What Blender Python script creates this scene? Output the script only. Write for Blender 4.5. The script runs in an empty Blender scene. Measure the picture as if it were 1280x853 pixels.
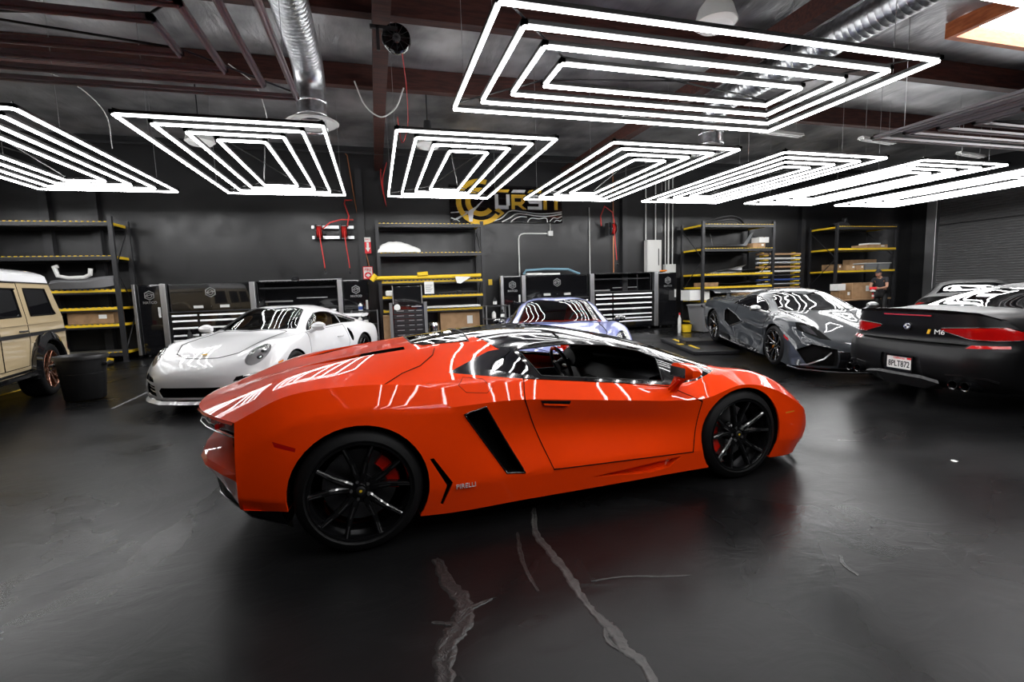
import bpy, bmesh, math, random
from mathutils import Vector, Matrix
random.seed(7)
D=bpy.data; COL=bpy.context.scene.collection; PI=math.pi
def R(a): return math.radians(a)
# ------------------------------------------------------------------ materials
def principled(name,col,rough=.5,metal=0,coat=0,coat_rough=.03,emit=None,es=0,spec=.5,trans=0,ior=1.45):
    m=D.materials.new(name); m.use_nodes=True; b=m.node_tree.nodes['Principled BSDF']
    b.inputs['Base Color'].default_value=(*col,1); b.inputs['Roughness'].default_value=rough
    b.inputs['Metallic'].default_value=metal; b.inputs['Coat Weight'].default_value=coat
    b.inputs['Coat Roughness'].default_value=coat_rough; b.inputs['Specular IOR Level'].default_value=spec
    b.inputs['Transmission Weight'].default_value=trans; b.inputs['IOR'].default_value=ior
    if emit: b.inputs['Emission Color'].default_value=(*emit,1); b.inputs['Emission Strength'].default_value=es
    return m
def noise_bump(m,scale=5,strength=.2,dist=.02,stretch=(1,1,1),detail=4,col2=None,colfac=(.4,.6),rough2=None,distort=0):
    nt=m.node_tree; N=nt.nodes; L=nt.links; b=N['Principled BSDF']
    tc=N.new('ShaderNodeTexCoord'); mp=N.new('ShaderNodeMapping'); mp.inputs['Scale'].default_value=stretch
    nz=N.new('ShaderNodeTexNoise'); nz.inputs['Scale'].default_value=scale; nz.inputs['Detail'].default_value=detail
    nz.inputs['Distortion'].default_value=distort
    L.new(tc.outputs['Object'],mp.inputs['Vector']); L.new(mp.outputs[0],nz.inputs['Vector'])
    if strength:
        bp=N.new('ShaderNodeBump'); bp.inputs['Strength'].default_value=strength; bp.inputs['Distance'].default_value=dist
        L.new(nz.outputs['Fac'],bp.inputs['Height']); L.new(bp.outputs[0],b.inputs['Normal'])
    if col2:
        cr=N.new('ShaderNodeValToRGB'); cr.color_ramp.elements[0].position=colfac[0]; cr.color_ramp.elements[1].position=colfac[1]
        cr.color_ramp.elements[0].color=b.inputs['Base Color'].default_value[:]; cr.color_ramp.elements[1].color=(*col2,1)
        L.new(nz.outputs['Fac'],cr.inputs[0]); L.new(cr.outputs[0],b.inputs['Base Color'])
    if rough2 is not None:
        mr=N.new('ShaderNodeMapRange'); mr.inputs['To Min'].default_value=b.inputs['Roughness'].default_value; mr.inputs['To Max'].default_value=rough2
        mr.inputs['From Min'].default_value=.3; mr.inputs['From Max'].default_value=.7
        L.new(nz.outputs['Fac'],mr.inputs['Value']); L.new(mr.outputs[0],b.inputs['Roughness'])
    return m
def glass_mat(name,tint=(.35,.35,.37),gloss=1.0):
    m=D.materials.new(name); m.use_nodes=True; N=m.node_tree.nodes; L=m.node_tree.links; N.clear()
    o=N.new('ShaderNodeOutputMaterial'); t=N.new('ShaderNodeBsdfTransparent'); t.inputs[0].default_value=(*tint,1)
    g=N.new('ShaderNodeBsdfGlossy'); g.inputs['Roughness'].default_value=.01; g.inputs[0].default_value=(gloss,gloss,gloss,1)
    f=N.new('ShaderNodeFresnel'); f.inputs[0].default_value=1.5; mx=N.new('ShaderNodeMixShader')
    L.new(f.outputs[0],mx.inputs[0]); L.new(t.outputs[0],mx.inputs[1]); L.new(g.outputs[0],mx.inputs[2]); L.new(mx.outputs[0],o.inputs[0])
    return m
M={}
M['orange']=principled('orange_paint',(.90,.050,.0008),.45,0,.75,.015,spec=.05)
M['white_paint']=principled('white_paint',(.78,.78,.79),.3,0,1,.03)
M['grey_paint']=principled('grey_metallic_paint',(.026,.030,.035),.42,.15,1,.02,spec=.2)
M['satin_black']=principled('satin_black_paint',(.0055,.0055,.006),.38,spec=.26)
M['lavender']=principled('lavender_paint',(.20,.235,.53),.35,0,1,.03)
M['sand']=principled('sand_paint',(.46,.36,.215),.35,0,.8,.05)
M['gloss_black']=principled('gloss_black',(.006,.006,.007),.08,0,1,.01)
M['black']=principled('matt_black',(.008,.008,.009),.6)
M['void']=principled('dark_cavity',(.003,.003,.003),.9,spec=.1)
M['rubber']=noise_bump(principled('tyre_rubber',(.006,.006,.0065),.6,spec=.25),60,.1,.002)
M['rim_black']=principled('black_rim',(.004,.004,.0045),.14,.0,.8,.02)
M['rim_bronze']=principled('bronze_rim',(.20,.085,.05),.25,.8,.5,.05)
M['head_grey']=principled('headlight_bowl',(.50,.50,.51),.35,.3)
M['machined']=principled('machined_edge',(.7,.7,.72),.2,1)
M['disc']=principled('brake_disc',(.25,.25,.26),.35,1)
M['red_cal']=principled('red_caliper',(.75,.015,.006),.3,0,.8)
M['orange_cal']=principled('orange_caliper',(.9,.28,.01),.35,0,.8)
M['glass']=glass_mat('tinted_glass',(.62,.62,.63))
M['clear']=glass_mat('clear_lens',(.97,.97,.97))
M['dark_glass']=principled('dark_window',(.004,.004,.005),.02,0,1,.0,spec=.8)
M['chrome']=principled('chrome',(.75,.75,.77),.08,1)
M['alu']=principled('brushed_aluminium',(.55,.55,.56),.35,1)
M['red_lens']=principled('red_lens',(.36,.003,.003),.15,0,1,.01,emit=(1,.01,.005),es=.03)
M['amber']=principled('amber_lens',(.9,.25,.02),.2,0,1,.02)
M['redleather']=principled('red_leather',(.60,.02,.012),.5)
M['tanleather']=principled('tan_leather',(.30,.16,.07),.5)
M['blackleather']=principled('black_leather',(.026,.026,.028),.5)
M['white']=principled('plain_white',(.8,.8,.8),.5)
M['offwhite']=principled('off_white_plastic',(.62,.62,.6),.5)
M['yellow']=principled('yellow_paint',(.75,.50,.02),.45)
M['yellowc']=principled('yellow_letter',(.80,.47,.02),.5)
M['steel_black']=principled('black_powder_coat',(.018,.018,.02),.42)
M['grate']=principled('galvanised_grate',(.35,.33,.28),.45,.7)
M['copper']=principled('copper_pipe',(.55,.22,.10),.4,.8)
M['redhose']=principled('red_hose',(.62,.035,.03),.45)
M['card']=noise_bump(principled('cardboard',(.36,.22,.115),.8),6,.1,.004,col2=(.42,.26,.14))
M['kraft']=noise_bump(principled('dark_cardboard',(.22,.13,.065),.8),6,.1,.004,col2=(.30,.18,.09))
M['grey_plastic']=principled('grey_plastic',(.16,.16,.165),.5)
M["bin"]=principled('bin_plastic',(.014,.014,.015),.42)
M['skin']=principled('skin',(.45,.24,.16),.5)
M['darkcloth']=principled('dark_cloth',(.022,.022,.026),.85)
M['wood']=noise_bump(principled('brown_timber',(.028,.006,.004),.7),3,.3,.01,(1,8,8),6,col2=(.060,.015,.009))
M['skywood']=noise_bump(principled('orange_timber',(.55,.16,.05),.6),3,.2,.01,(2,2,8),5,col2=(.40,.10,.03))
M['paper']=principled('paper_white',(.75,.75,.73),.7)
M['redsign']=principled('red_sign',(.70,.02,.03),.4)
M['blackled']=principled('led_channel',(.015,.015,.015),.4)
M['unlit']=principled('unlit_tube',(.42,.41,.42),.4)
M['bluefoil']=principled('blue_roll',(.05,.10,.35),.3,.3)
M['silver']=principled('silver_film',(.5,.52,.55),.25,.7)
M['lightblue']=principled('light_blue_panel',(.18,.33,.42),.3)
M['galv']=noise_bump(principled('galvanised_duct',(.55,.56,.58),.33,1),14,.15,.003,col2=(.40,.41,.43))
M['cable']=principled('steel_cable',(.45,.45,.46),.4,.8)
LED=27.0
M['led']=principled('led_tube',(.8,.8,.8),.4,emit=(1,1,1),es=LED)
M['sky']=principled('skylight_diffuser',(.8,.8,.8),.4,emit=(.95,.98,1),es=14)
# foil ceiling
def foil():
    m=principled('foil_insulation',(.5,.5,.51),.48,.7); nt=m.node_tree;N=nt.nodes;L=nt.links;b=N['Principled BSDF']
    tc=N.new('ShaderNodeTexCoord'); mp=N.new('ShaderNodeMapping'); mp.inputs['Scale'].default_value=(1.6,.55,1); mp.inputs['Rotation'].default_value=(0,0,-.5)
    n1=N.new('ShaderNodeTexNoise'); n1.inputs['Scale'].default_value=1.3; n1.inputs['Detail'].default_value=5; n1.inputs['Distortion'].default_value=.35
    n2=N.new('ShaderNodeTexNoise'); n2.inputs['Scale'].default_value=.9; n2.inputs['Detail'].default_value=3
    L.new(tc.outputs['Object'],mp.inputs[0]); L.new(mp.outputs[0],n1.inputs['Vector']); L.new(tc.outputs['Object'],n2.inputs['Vector'])
    bp=N.new('ShaderNodeBump'); bp.inputs['Strength'].default_value=.8; bp.inputs['Distance'].default_value=.12
    L.new(n1.outputs['Fac'],bp.inputs['Height']); L.new(bp.outputs[0],b.inputs['Normal'])
    cr=N.new('ShaderNodeValToRGB'); cr.color_ramp.elements[0].position=.35; cr.color_ramp.elements[1].position=.68
    cr.color_ramp.elements[0].color=(.22,.22,.23,1); cr.color_ramp.elements[1].color=(.62,.62,.63,1)
    L.new(n2.outputs['Fac'],cr.inputs[0]); L.new(cr.outputs[0],b.inputs['Base Color'])
    return m
M['foil']=foil()
# floor : poured dark epoxy over worn concrete
def floor_mat():
    m=principled('dark_epoxy_floor',(.02,.02,.021),.3,0,.0,spec=.16); nt=m.node_tree;N=nt.nodes;L=nt.links;b=N['Principled BSDF']
    tc=N.new('ShaderNodeTexCoord')
    def nz(s,d,dist=0,sc=(1,1,1)):
        mp=N.new('ShaderNodeMapping'); mp.inputs['Scale'].default_value=sc
        n=N.new('ShaderNodeTexNoise'); n.inputs['Scale'].default_value=s; n.inputs['Detail'].default_value=d; n.inputs['Distortion'].default_value=dist
        L.new(tc.outputs['Object'],mp.inputs[0]); L.new(mp.outputs[0],n.inputs['Vector']); return n
    def math_(op,a,bv):
        n=N.new('ShaderNodeMath'); n.operation=op
        for i,v in enumerate((a,bv)):
            if isinstance(v,(int,float)): n.inputs[i].default_value=v
            else: L.new(v,n.inputs[i])
        return n.outputs[0]
    def ramp(src,p0,p1,c0,c1):
        r=N.new('ShaderNodeValToRGB'); r.color_ramp.elements[0].position=p0; r.color_ramp.elements[1].position=p1
        r.color_ramp.elements[0].color=(*c0,1); r.color_ramp.elements[1].color=(*c1,1); L.new(src,r.inputs[0]); return r.outputs[0]
    big=nz(.55,4,1.2); mid=nz(2.2,6,2.2,(1,1.5,1)); fine=nz(9,5,.8)
    # trowel ridges : thin lines where noise passes through .5
    rid=math_('ABSOLUTE',math_('SUBTRACT',mid.outputs['Fac'],.5),0)
    ridl=ramp(rid,0,.035,(1,1,1),(0,0,0))
    msk=ramp(nz(.8,2).outputs['Fac'],.48,.62,(0,0,0),(1,1,1))
    ridm=math_('MULTIPLY',ridl,msk)
    base=ramp(big.outputs['Fac'],.35,.7,(.0040,.0040,.0043),(.0115,.0115,.012))
    mx=N.new('ShaderNodeMixRGB'); mx.inputs[2].default_value=(.05,.05,.05,1); L.new(math_('MULTIPLY',ridm,.07),mx.inputs[0]); L.new(base,mx.inputs[1])
    L.new(mx.outputs[0],b.inputs['Base Color'])
    rr=N.new('ShaderNodeMapRange'); rr.inputs['From Min'].default_value=.3; rr.inputs['From Max'].default_value=.7; rr.inputs['To Min'].default_value=.22; rr.inputs['To Max'].default_value=.42
    L.new(big.outputs['Fac'],rr.inputs['Value']); L.new(rr.outputs[0],b.inputs['Roughness'])
    h=math_('ADD',math_('ADD',math_('MULTIPLY',ridm,.12),math_('MULTIPLY',mid.outputs['Fac'],1.0)),math_('MULTIPLY',fine.outputs['Fac'],.12))
    bp=N.new('ShaderNodeBump'); bp.inputs['Strength'].default_value=.35; bp.inputs['Distance'].default_value=.008
    L.new(h,bp.inputs['Height']); L.new(bp.outputs[0],b.inputs['Normal'])
    return m
M['floor']=floor_mat()
M['wallblack']=noise_bump(principled('black_wall_paint',(.0085,.0085,.0095),.30,spec=.55),3.0,.12,.02,(1,1,1),5,rough2=.46)
M['scar']=noise_bump(principled('worn_concrete_patch',(.05,.049,.047),.45),14,.5,.01,(1,1,1),6,col2=(.03,.03,.03),colfac=(.4,.6),distort=1.5)
M['scar2']=noise_bump(principled('scuffed_epoxy',(.020,.0195,.019),.4),16,.6,.01,(1,1,1),6,col2=(.017,.017,.017),colfac=(.4,.6),distort=2)
def slat_mat(name,col,axis,scale,rough=.45,metal=.3):
    m=principled(name,col,rough,metal); N=m.node_tree.nodes;L=m.node_tree.links;b=N['Principled BSDF']
    tc=N.new('ShaderNodeTexCoord'); w=N.new('ShaderNodeTexWave'); w.bands_direction=axis; w.inputs['Scale'].default_value=scale
    L.new(tc.outputs['Object'],w.inputs['Vector']); bp=N.new('ShaderNodeBump'); bp.inputs['Strength'].default_value=.9; bp.inputs['Distance'].default_value=.02
    L.new(w.outputs['Fac'],bp.inputs['Height']); L.new(bp.outputs[0],b.inputs['Normal']); return m
# ------------------------------------------------------------------ mesh builder
class MB:
    def __init__(s): s.v=[];s.f=[];s.m=[];s.sm=[]
    def add(s,v,f,mi=0,sm=True):
        o=len(s.v); s.v+=[tuple(a) for a in v]; s.f+=[[i+o for i in q] for q in f]; s.m+=[mi]*len(f); s.sm+=[sm]*len(f); return s
    def box(s,x0,x1,y0,y1,z0,z1,mi=0,T=None,b=0.0):
        if b<=0:
            v=[(x,y,z) for z in (z0,z1) for (x,y) in ((x0,y0),(x1,y0),(x1,y1),(x0,y1))]
            f=[(3,2,1,0),(4,5,6,7),(0,1,5,4),(1,2,6,5),(2,3,7,6),(3,0,4,7)]
        else:
            b=min(b,(x1-x0)*.45,(y1-y0)*.45,(z1-z0)*.45)
            v=[];f=[]
            bm=bmesh.new(); bmesh.ops.create_cube(bm,size=1)
            for q in bm.verts: q.co=Vector(((x0+x1)/2+q.co.x*(x1-x0),(y0+y1)/2+q.co.y*(y1-y0),(z0+z1)/2+q.co.z*(z1-z0)))
            bmesh.ops.bevel(bm,geom=list(bm.edges),offset=b,segments=2,profile=.5,affect='EDGES')
            bm.verts.index_update(); v=[tuple(q.co) for q in bm.verts]; f=[[w.index for w in q.verts] for q in bm.faces]; bm.free()
        if T is not None: v=[tuple(T@Vector(q)) for q in v]
        return s.add(v,f,mi,False)
    def tube(s,pts,r,n=8,mi=0,closed=False,cap=True,flat=None):
        P=[Vector(p) for p in pts]; K=len(P); rs=r if isinstance(r,(list,tuple)) else [r]*K
        v=[];f=[]; up=None
        for i,p in enumerate(P):
            if closed: t=(P[(i+1)%K]-P[i-1])
            else: t=P[min(i+1,K-1)]-P[max(i-1,0)]
            t.normalize()
            if up is None: up=Vector((0,0,1)) if abs(t.z)<.9 else Vector((1,0,0))
            a=t.cross(up)
            if a.length<1e-4: a=t.cross(Vector((0,1,0)))
            a.normalize(); bb=a.cross(t).normalized(); up=bb
            # miter scale
            sc=1.0
            if (closed or 0<i<K-1):
                d1=(P[i]-P[i-1]).normalized(); c=max(.4,abs(d1.dot(t))); sc=1/c
            for j in range(n):
                an=2*PI*j/n+PI/n; q=a*math.cos(an)*rs[i]*sc+bb*math.sin(an)*rs[i]*(flat or 1)
                v.append(tuple(p+q))
        rng=K if closed else K-1
        for i in range(rng):
            for j in range(n):
                a0=i*n+j;a1=i*n+(j+1)%n;b0=((i+1)%K)*n+j;b1=((i+1)%K)*n+(j+1)%n
                f.append((a0,b0,b1,a1))
        if cap and not closed: f.append(tuple(range(n))); f.append(tuple(reversed(range((K-1)*n,K*n))))
        return s.add(v,f,mi,n>4)
    def cyl(s,p0,p1,r,n=16,mi=0,r1=None): return s.tube([p0,p1],[r,r1 if r1 is not None else r],n,mi)
    def lathe(s,prof,c=(0,0,0),axis='z',n=32,mi=0,closed=False,sx=1,sy=1):
        v=[];f=[];K=len(prof)
        for (r,h) in prof:
            for j in range(n):
                a=2*PI*j/n; x,y=r*math.cos(a)*sx,r*math.sin(a)*sy
                q={'z':(x,y,h),'y':(x,h,y),'x':(h,x,y)}[axis]; v.append((q[0]+c[0],q[1]+c[1],q[2]+c[2]))
        for i in range(K if closed else K-1):
            for j in range(n):
                i2=(i+1)%K; f.append((i*n+j,i*n+(j+1)%n,i2*n+(j+1)%n,i2*n+j))
        return s.add(v,f,mi,True)
    def prism(s,poly,axis,a,b,mi=0,T=None):
        # poly list of 2D points in the other two axes
        n=len(poly)
        def P(u,w,h): return {'x':(h,u,w),'y':(u,h,w),'z':(u,w,h)}[axis]
        v=[P(u,w,a) for u,w in poly]+[P(u,w,b) for u,w in poly]
        f=[tuple(range(n)),tuple(reversed(range(n,2*n)))]+[(i,(i+1)%n,n+(i+1)%n,n+i) for i in range(n)]
        if T is not None: v=[tuple(T@Vector(q)) for q in v]
        return s.add(v,f,mi,False)
    def grid(s,rows,mi=0,sm=True,closed=False):
        v=[p for r in rows for p in r]; n=len(rows[0]); f=[]
        for i in range(len(rows)-1):
            for j in range(n-1 if not closed else n):
                j2=(j+1)%n; f.append((i*n+j,i*n+j2,(i+1)*n+j2,(i+1)*n+j))
        return s.add(v,f,mi,sm)
    def mesh(s,name,mats,ang=35,fix=True):
        me=D.meshes.new(name); me.from_pydata(s.v,[],s.f)
        for m in (mats if isinstance(mats,(list,tuple)) else [mats]): me.materials.append(M[m] if isinstance(m,str) else m)
        me.polygons.foreach_set('material_index',s.m); me.polygons.foreach_set('use_smooth',s.sm)
        if fix:
            bm=bmesh.new(); bm.from_mesh(me); bmesh.ops.recalc_face_normals(bm,faces=bm.faces); bm.to_mesh(me); bm.free()
        me.update()
        if ang and any(s.sm): me.set_sharp_from_angle(angle=R(ang))
        return me
    def build(s,name,mats,parent=None,ang=35,loc=(0,0,0),rot=(0,0,0)):
        o=D.objects.new(name,s.mesh(name,mats,ang)); COL.objects.link(o); o.parent=parent; o.location=loc; o.rotation_euler=rot; return o
def put(name,me,parent=None,loc=(0,0,0),rot=(0,0,0),sc=None):
    o=D.objects.new(name,me); COL.objects.link(o); o.parent=parent; o.location=loc; o.rotation_euler=rot
    if sc: o.scale=sc
    return o
def tag(o,label=None,cat=None,group=None,kind=None):
    if label: o['label']=label
    if cat: o['category']=cat
    if group: o['group']=group
    if kind: o['kind']=kind
    return o
def empty(name,loc,rz=0,label=None,cat=None,group=None,ry=0):
    o=D.objects.new(name,None); COL.objects.link(o); o.location=loc; o.rotation_euler=(0,ry,rz); o.empty_display_size=.2
    return tag(o,label,cat,group)
def struct(o): o['kind']='structure'; return o
def copy_tree(o,parent=None,mats=None):
    c=o.copy(); COL.objects.link(c); c.parent=parent
    for ch in list(o.children): copy_tree(ch,c)
    return c
def text_obj(name,txt,size,mat,parent=None,loc=(0,0,0),rot=(0,0,0),ext=.002,sx=1.0,bold=0,align='CENTER'):
    cu=D.curves.new(name,'FONT'); cu.body=txt; cu.size=size; cu.extrude=ext; cu.align_x=align; cu.align_y='CENTER'; cu.offset=bold; cu.resolution_u=3
    t=D.objects.new(name,cu); COL.objects.link(t); dg=bpy.context.evaluated_depsgraph_get(); dg.update()
    me=D.meshes.new_from_object(t.evaluated_get(dg)); COL.objects.unlink(t); D.objects.remove(t)
    me.materials.clear(); me.materials.append(M[mat]); o=D.objects.new(name,me); COL.objects.link(o)
    o.parent=parent;o.location=loc;o.rotation_euler=rot;o.scale=(sx,1,1); return o
# ------------------------------------------------------------------ car surface
def crom(P,t,sharp=()):
    # P: list of Vectors, t in [0,K-1]; breaks tangents at sharp indices
    K=len(P); i=min(int(t),K-2); u=t-i
    p1,p2=P[i],P[i+1]
    def tan(j,side):
        if j in sharp or j==0 or j==K-1:
            return (P[j+1]-P[j]) if side>0 else (P[j]-P[j-1])
        a=P[j]-P[j-1]; b=P[j+1]-P[j]; la=a.length; lb=b.length
        if la<1e-6 or lb<1e-6: return Vector((0,0,0))
        d=(a/la*lb+b/lb*la)/(la+lb)      # centripetal-ish direction (per metre)
        return d
    L=(p2-p1).length
    def T(j,side):
        if j in sharp or j==0 or j==K-1: return (p2-p1)
        return tan(j,side)*L
    m1=T(i,1); m2=T(i+1,-1)
    u2=u*u;u3=u2*u
    return p1*(2*u3-3*u2+1)+m1*(u3-2*u2+u)+p2*(-2*u3+3*u2)+m2*(u3-u2)
def loft(cage,nx=6,ny=5,sharp_lines=(),sharp_st=(),cap0=True,cap1=True,asym=False):
    """cage[line][station] = (x,y,z), y>=0 side, line 0 on the centre plane. Returns bmesh of both halves."""
    Ls=[[Vector(p) for p in l] for l in cage]; K=len(Ls[0]); Mn=len(Ls)
    fine=[]
    for l in Ls:
        row=[]
        for i in range(K-1):
            for a in range(nx): row.append(crom(l,i+a/nx,sharp_st))
        row.append(l[-1].copy()); fine.append(row)
    S=len(fine[0]); secs=[]
    for sidx in range(S):
        c=[fine[m][sidx] for m in range(Mn)]
        ext=[Vector((c[1].x,-c[1].y,c[1].z))]+c
        sh=[q+1 for q in sharp_lines]
        row=[]
        for m in range(Mn-1):
            for a in range(ny): row.append(crom(ext,m+1+a/ny,sh))
        row.append(c[-1].copy()); row[0].y=0
        secs.append(row)
    bm=bmesh.new(); NR=len(secs[0])
    right=[[bm.verts.new(p) for p in row] for row in secs]
    left=[[right[i][0] if j==0 else bm.verts.new((secs[i][j].x,-secs[i][j].y,secs[i][j].z)) for j in range(NR)] for i in range(S)]
    def mk(a):
        a2=[]
        for q in a:
            if q not in a2: a2.append(q)
        if len(a2)>2:
            try: bm.faces.new(a2)
            except ValueError: pass
    for i in range(S-1):
        for j in range(NR-1):
            mk([right[i][j],right[i+1][j],right[i+1][j+1],right[i][j+1]])
            mk([left[i][j],left[i][j+1],left[i+1][j+1],left[i+1][j]])
    # underside between last lines
    for i in range(S-1): mk([right[i][-1],right[i+1][-1],left[i+1][-1],left[i][-1]])
    for e,do in ((0,cap0),(S-1,cap1)):
        if do:
            for j in range(NR-1): mk([right[e][j],right[e][j+1],left[e][j+1],left[e][j]])
    bmesh.ops.remove_doubles(bm,verts=bm.verts,dist=.0002)
    bmesh.ops.recalc_face_normals(bm,faces=bm.faces)
    for f in bm.faces: f.smooth=True
    return bm
class Shell:
    def __init__(s,bm): s.bm=bm; s.lay=bm.faces.layers.int.new('part'); s.names={0:None}; s.n=0
    def cut(s,name,poly,axis='y',cond=None,only=0,mirror=True):
        """convex polygon in the plane normal to axis; faces inside get part id name."""
        s.n+=1; pid=s.n; s.names[pid]=name
        polys=[poly]
        if mirror and axis in 'zx' :
            polys.append([(u,-w) if axis=='z' else (-u,w) for u,w in poly])
        bm=s.bm
        for pl in polys:
            ar=sum(pl[i][0]*pl[(i+1)%len(pl)][1]-pl[(i+1)%len(pl)][0]*pl[i][1] for i in range(len(pl)))
            if ar<0: pl=pl[::-1]
            fs=[f for f in bm.faces if f[s.lay] in ((only,) if isinstance(only,int) else only) and (cond is None or cond(f.calc_center_median(),f.normal))]
            # prefilter by bbox
            ix={'x':(1,2),'y':(0,2),'z':(0,1)}[axis]
            u0=min(p[0] for p in pl);u1=max(p[0] for p in pl);w0=min(p[1] for p in pl);w1=max(p[1] for p in pl)
            fs=[f for f in fs if min(v.co[ix[0]] for v in f.verts)<=u1 and max(v.co[ix[0]] for v in f.verts)>=u0 and min(v.co[ix[1]] for v in f.verts)<=w1 and max(v.co[ix[1]] for v in f.verts)>=w0]
            for i in range(len(pl)):
                a=pl[i];b=pl[(i+1)%len(pl)]; du,dw=b[0]-a[0],b[1]-a[1]
                nu,nw=dw,-du   # outward for ccw
                no=Vector((0,0,0)); co=Vector((0,0,0)); no[ix[0]]=nu;no[ix[1]]=nw;co[ix[0]]=a[0];co[ix[1]]=a[1]; no.normalize()
                geom=set(fs)
                for f in fs: geom.update(f.edges); geom.update(f.verts)
                r=bmesh.ops.bisect_plane(bm,geom=list(geom),dist=1e-5,plane_co=co,plane_no=no)
                fs=[f for f in r['geom'] if isinstance(f,bmesh.types.BMFace) and f.is_valid]
                fs=[f for f in fs if (f.calc_center_median()-co).dot(no)<0]
                if not fs: break
            for f in fs: f[s.lay]=pid
        return pid
    def extract(s,pid):
        """(verts,faces,boundary loops as edge pairs) for a part id"""
        fs=[f for f in s.bm.faces if f[s.lay]==pid]; vm={}; V=[];F=[]
        cnt={}
        for f in fs:
            idx=[]
            for v in f.verts:
                if v not in vm: vm[v]=len(V); V.append(v.co.copy())
                idx.append(vm[v])
            F.append(idx)
            for i in range(len(idx)):
                a,b=idx[i],idx[(i+1)%len(idx)]; k=(min(a,b),max(a,b)); cnt.setdefault(k,[]).append((a,b))
        B=[v[0] for v in cnt.values() if len(v)==1]
        return V,F,B
    def loops(s,B):
        nx={}
        for a,b in B: nx.setdefault(a,[]).append(b)
        out=[]; used=set()
        for a,b in B:
            if (a,b) in used: continue
            lp=[a]; cur=(a,b)
            while cur not in used:
                used.add(cur); lp.append(cur[1]); c=[q for q in nx.get(cur[1],[]) if (cur[1],q) not in used]
                if not c: break
                cur=(cur[1],c[0])
            out.append(lp)
        return out
    def mesh(s,pid,name,mat,thick=0,ang=32,data=None):
        V,F,B=data
        me=D.meshes.new(name)
        if thick: # inward rim so panels have depth
            nrm=[Vector((0,0,0)) for _ in V]
            for q in F:
                n=Vector((0,0,0)); 
                for i in range(len(q)): n+=V[q[i]].cross(V[q[(i+1)%len(q)]])
                for i in q: nrm[i]+=n
            o=len(V); m={}
            for a,b in B:
                for q in (a,b):
                    if q not in m: m[q]=len(V); V.append(V[q]-nrm[q].normalized()*thick)
            for a,b in B: F.append([b,a,m[a],m[b]])
        me.from_pydata([tuple(v) for v in V],[],F)
        me.materials.append(M[mat]); me.polygons.foreach_set('use_smooth',[True]*len(F)); me.update()
        if ang: me.set_sharp_from_angle(angle=R(ang))
        return me
    def groups(s,V,F):
        par=list(range(len(V)))
        def fd(a):
            while par[a]!=a: par[a]=par[par[a]]; a=par[a]
            return a
        for q in F:
            for i in q[1:]: par[fd(i)]=fd(q[0])
        g={}
        for q in F: g.setdefault(fd(q[0]),[]).append(q)
        return list(g.values())
    def split(s,pid):
        """connected pieces of a part id as (V,F,B)"""
        V,F,B=s.extract(pid); out=[]
        for grp in s.groups(V,F):
            m={}; V2=[];F2=[];cnt={}
            for q in grp:
                n=[]
                for i in q:
                    if i not in m: m[i]=len(V2); V2.append(V[i].copy())
                    n.append(m[i])
                F2.append(n)
                for i in range(len(n)):
                    a,b=n[i],n[(i+1)%len(n)]; cnt.setdefault((min(a,b),max(a,b)),[]).append((a,b))
            out.append((V2,F2,[v[0] for v in cnt.values() if len(v)==1]))
        out=[o for o in out if sum(1 for _ in o[1])>0]
        if len(out)>2: # drop slivers
            big=max(len(o[1]) for o in out); out=[o for o in out if len(o[1])>big*.08]
        return out
    def part(s,pid,name,mat,parent,thick=0,ang=32):
        r=[put(name,s.mesh(pid,name,mat,thick,ang,data=d),parent) for d in s.split(pid)]
        return r[0] if len(r)==1 else r
    def pocket(s,pid,name,mat,parent,d,center=None):
        """recess: region moved inward by d(v)->Vector, plus walls"""
        r=[]
        for V,F,B in s.split(pid):
            n=len(V); mb=MB()
            V2=[v+(d(v) if callable(d) else Vector(d)) for v in V]
            mb.add(V+V2,[[i+n for i in q] for q in F]+[(a,b,b+n,a+n) for a,b in B],0,False)
            r.append(mb.build(name,mat,parent,ang=0))
        return r[0] if len(r)==1 else r
    def seam(s,pid,name,mat,parent,r=.003,off=0.0,cond=None):
        out=[]
        for k,(V,F,B) in enumerate(s.split(pid)):
            mb=MB()
            for lp in s.loops(B):
                pts=[V[i] for i in lp]; cl=lp[0]==lp[-1]
                if cl: pts=pts[:-1]
                q=[pts[0]]
                for p_ in pts[1:]:
                    if (p_-q[-1]).length>.004: q.append(p_)
                if len(q)>3: mb.tube(q,r,5,0,closed=cl)
            pr=parent[min(k,len(parent)-1)] if isinstance(parent,list) else parent
            out.append(mb.build(name,mat,pr,ang=0))
        return out
def circ(cx,cz,r,n=36,a0=0): return [(cx+r*math.cos(2*PI*i/n+a0),cz+r*math.sin(2*PI*i/n+a0)) for i in range(n)]
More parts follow.
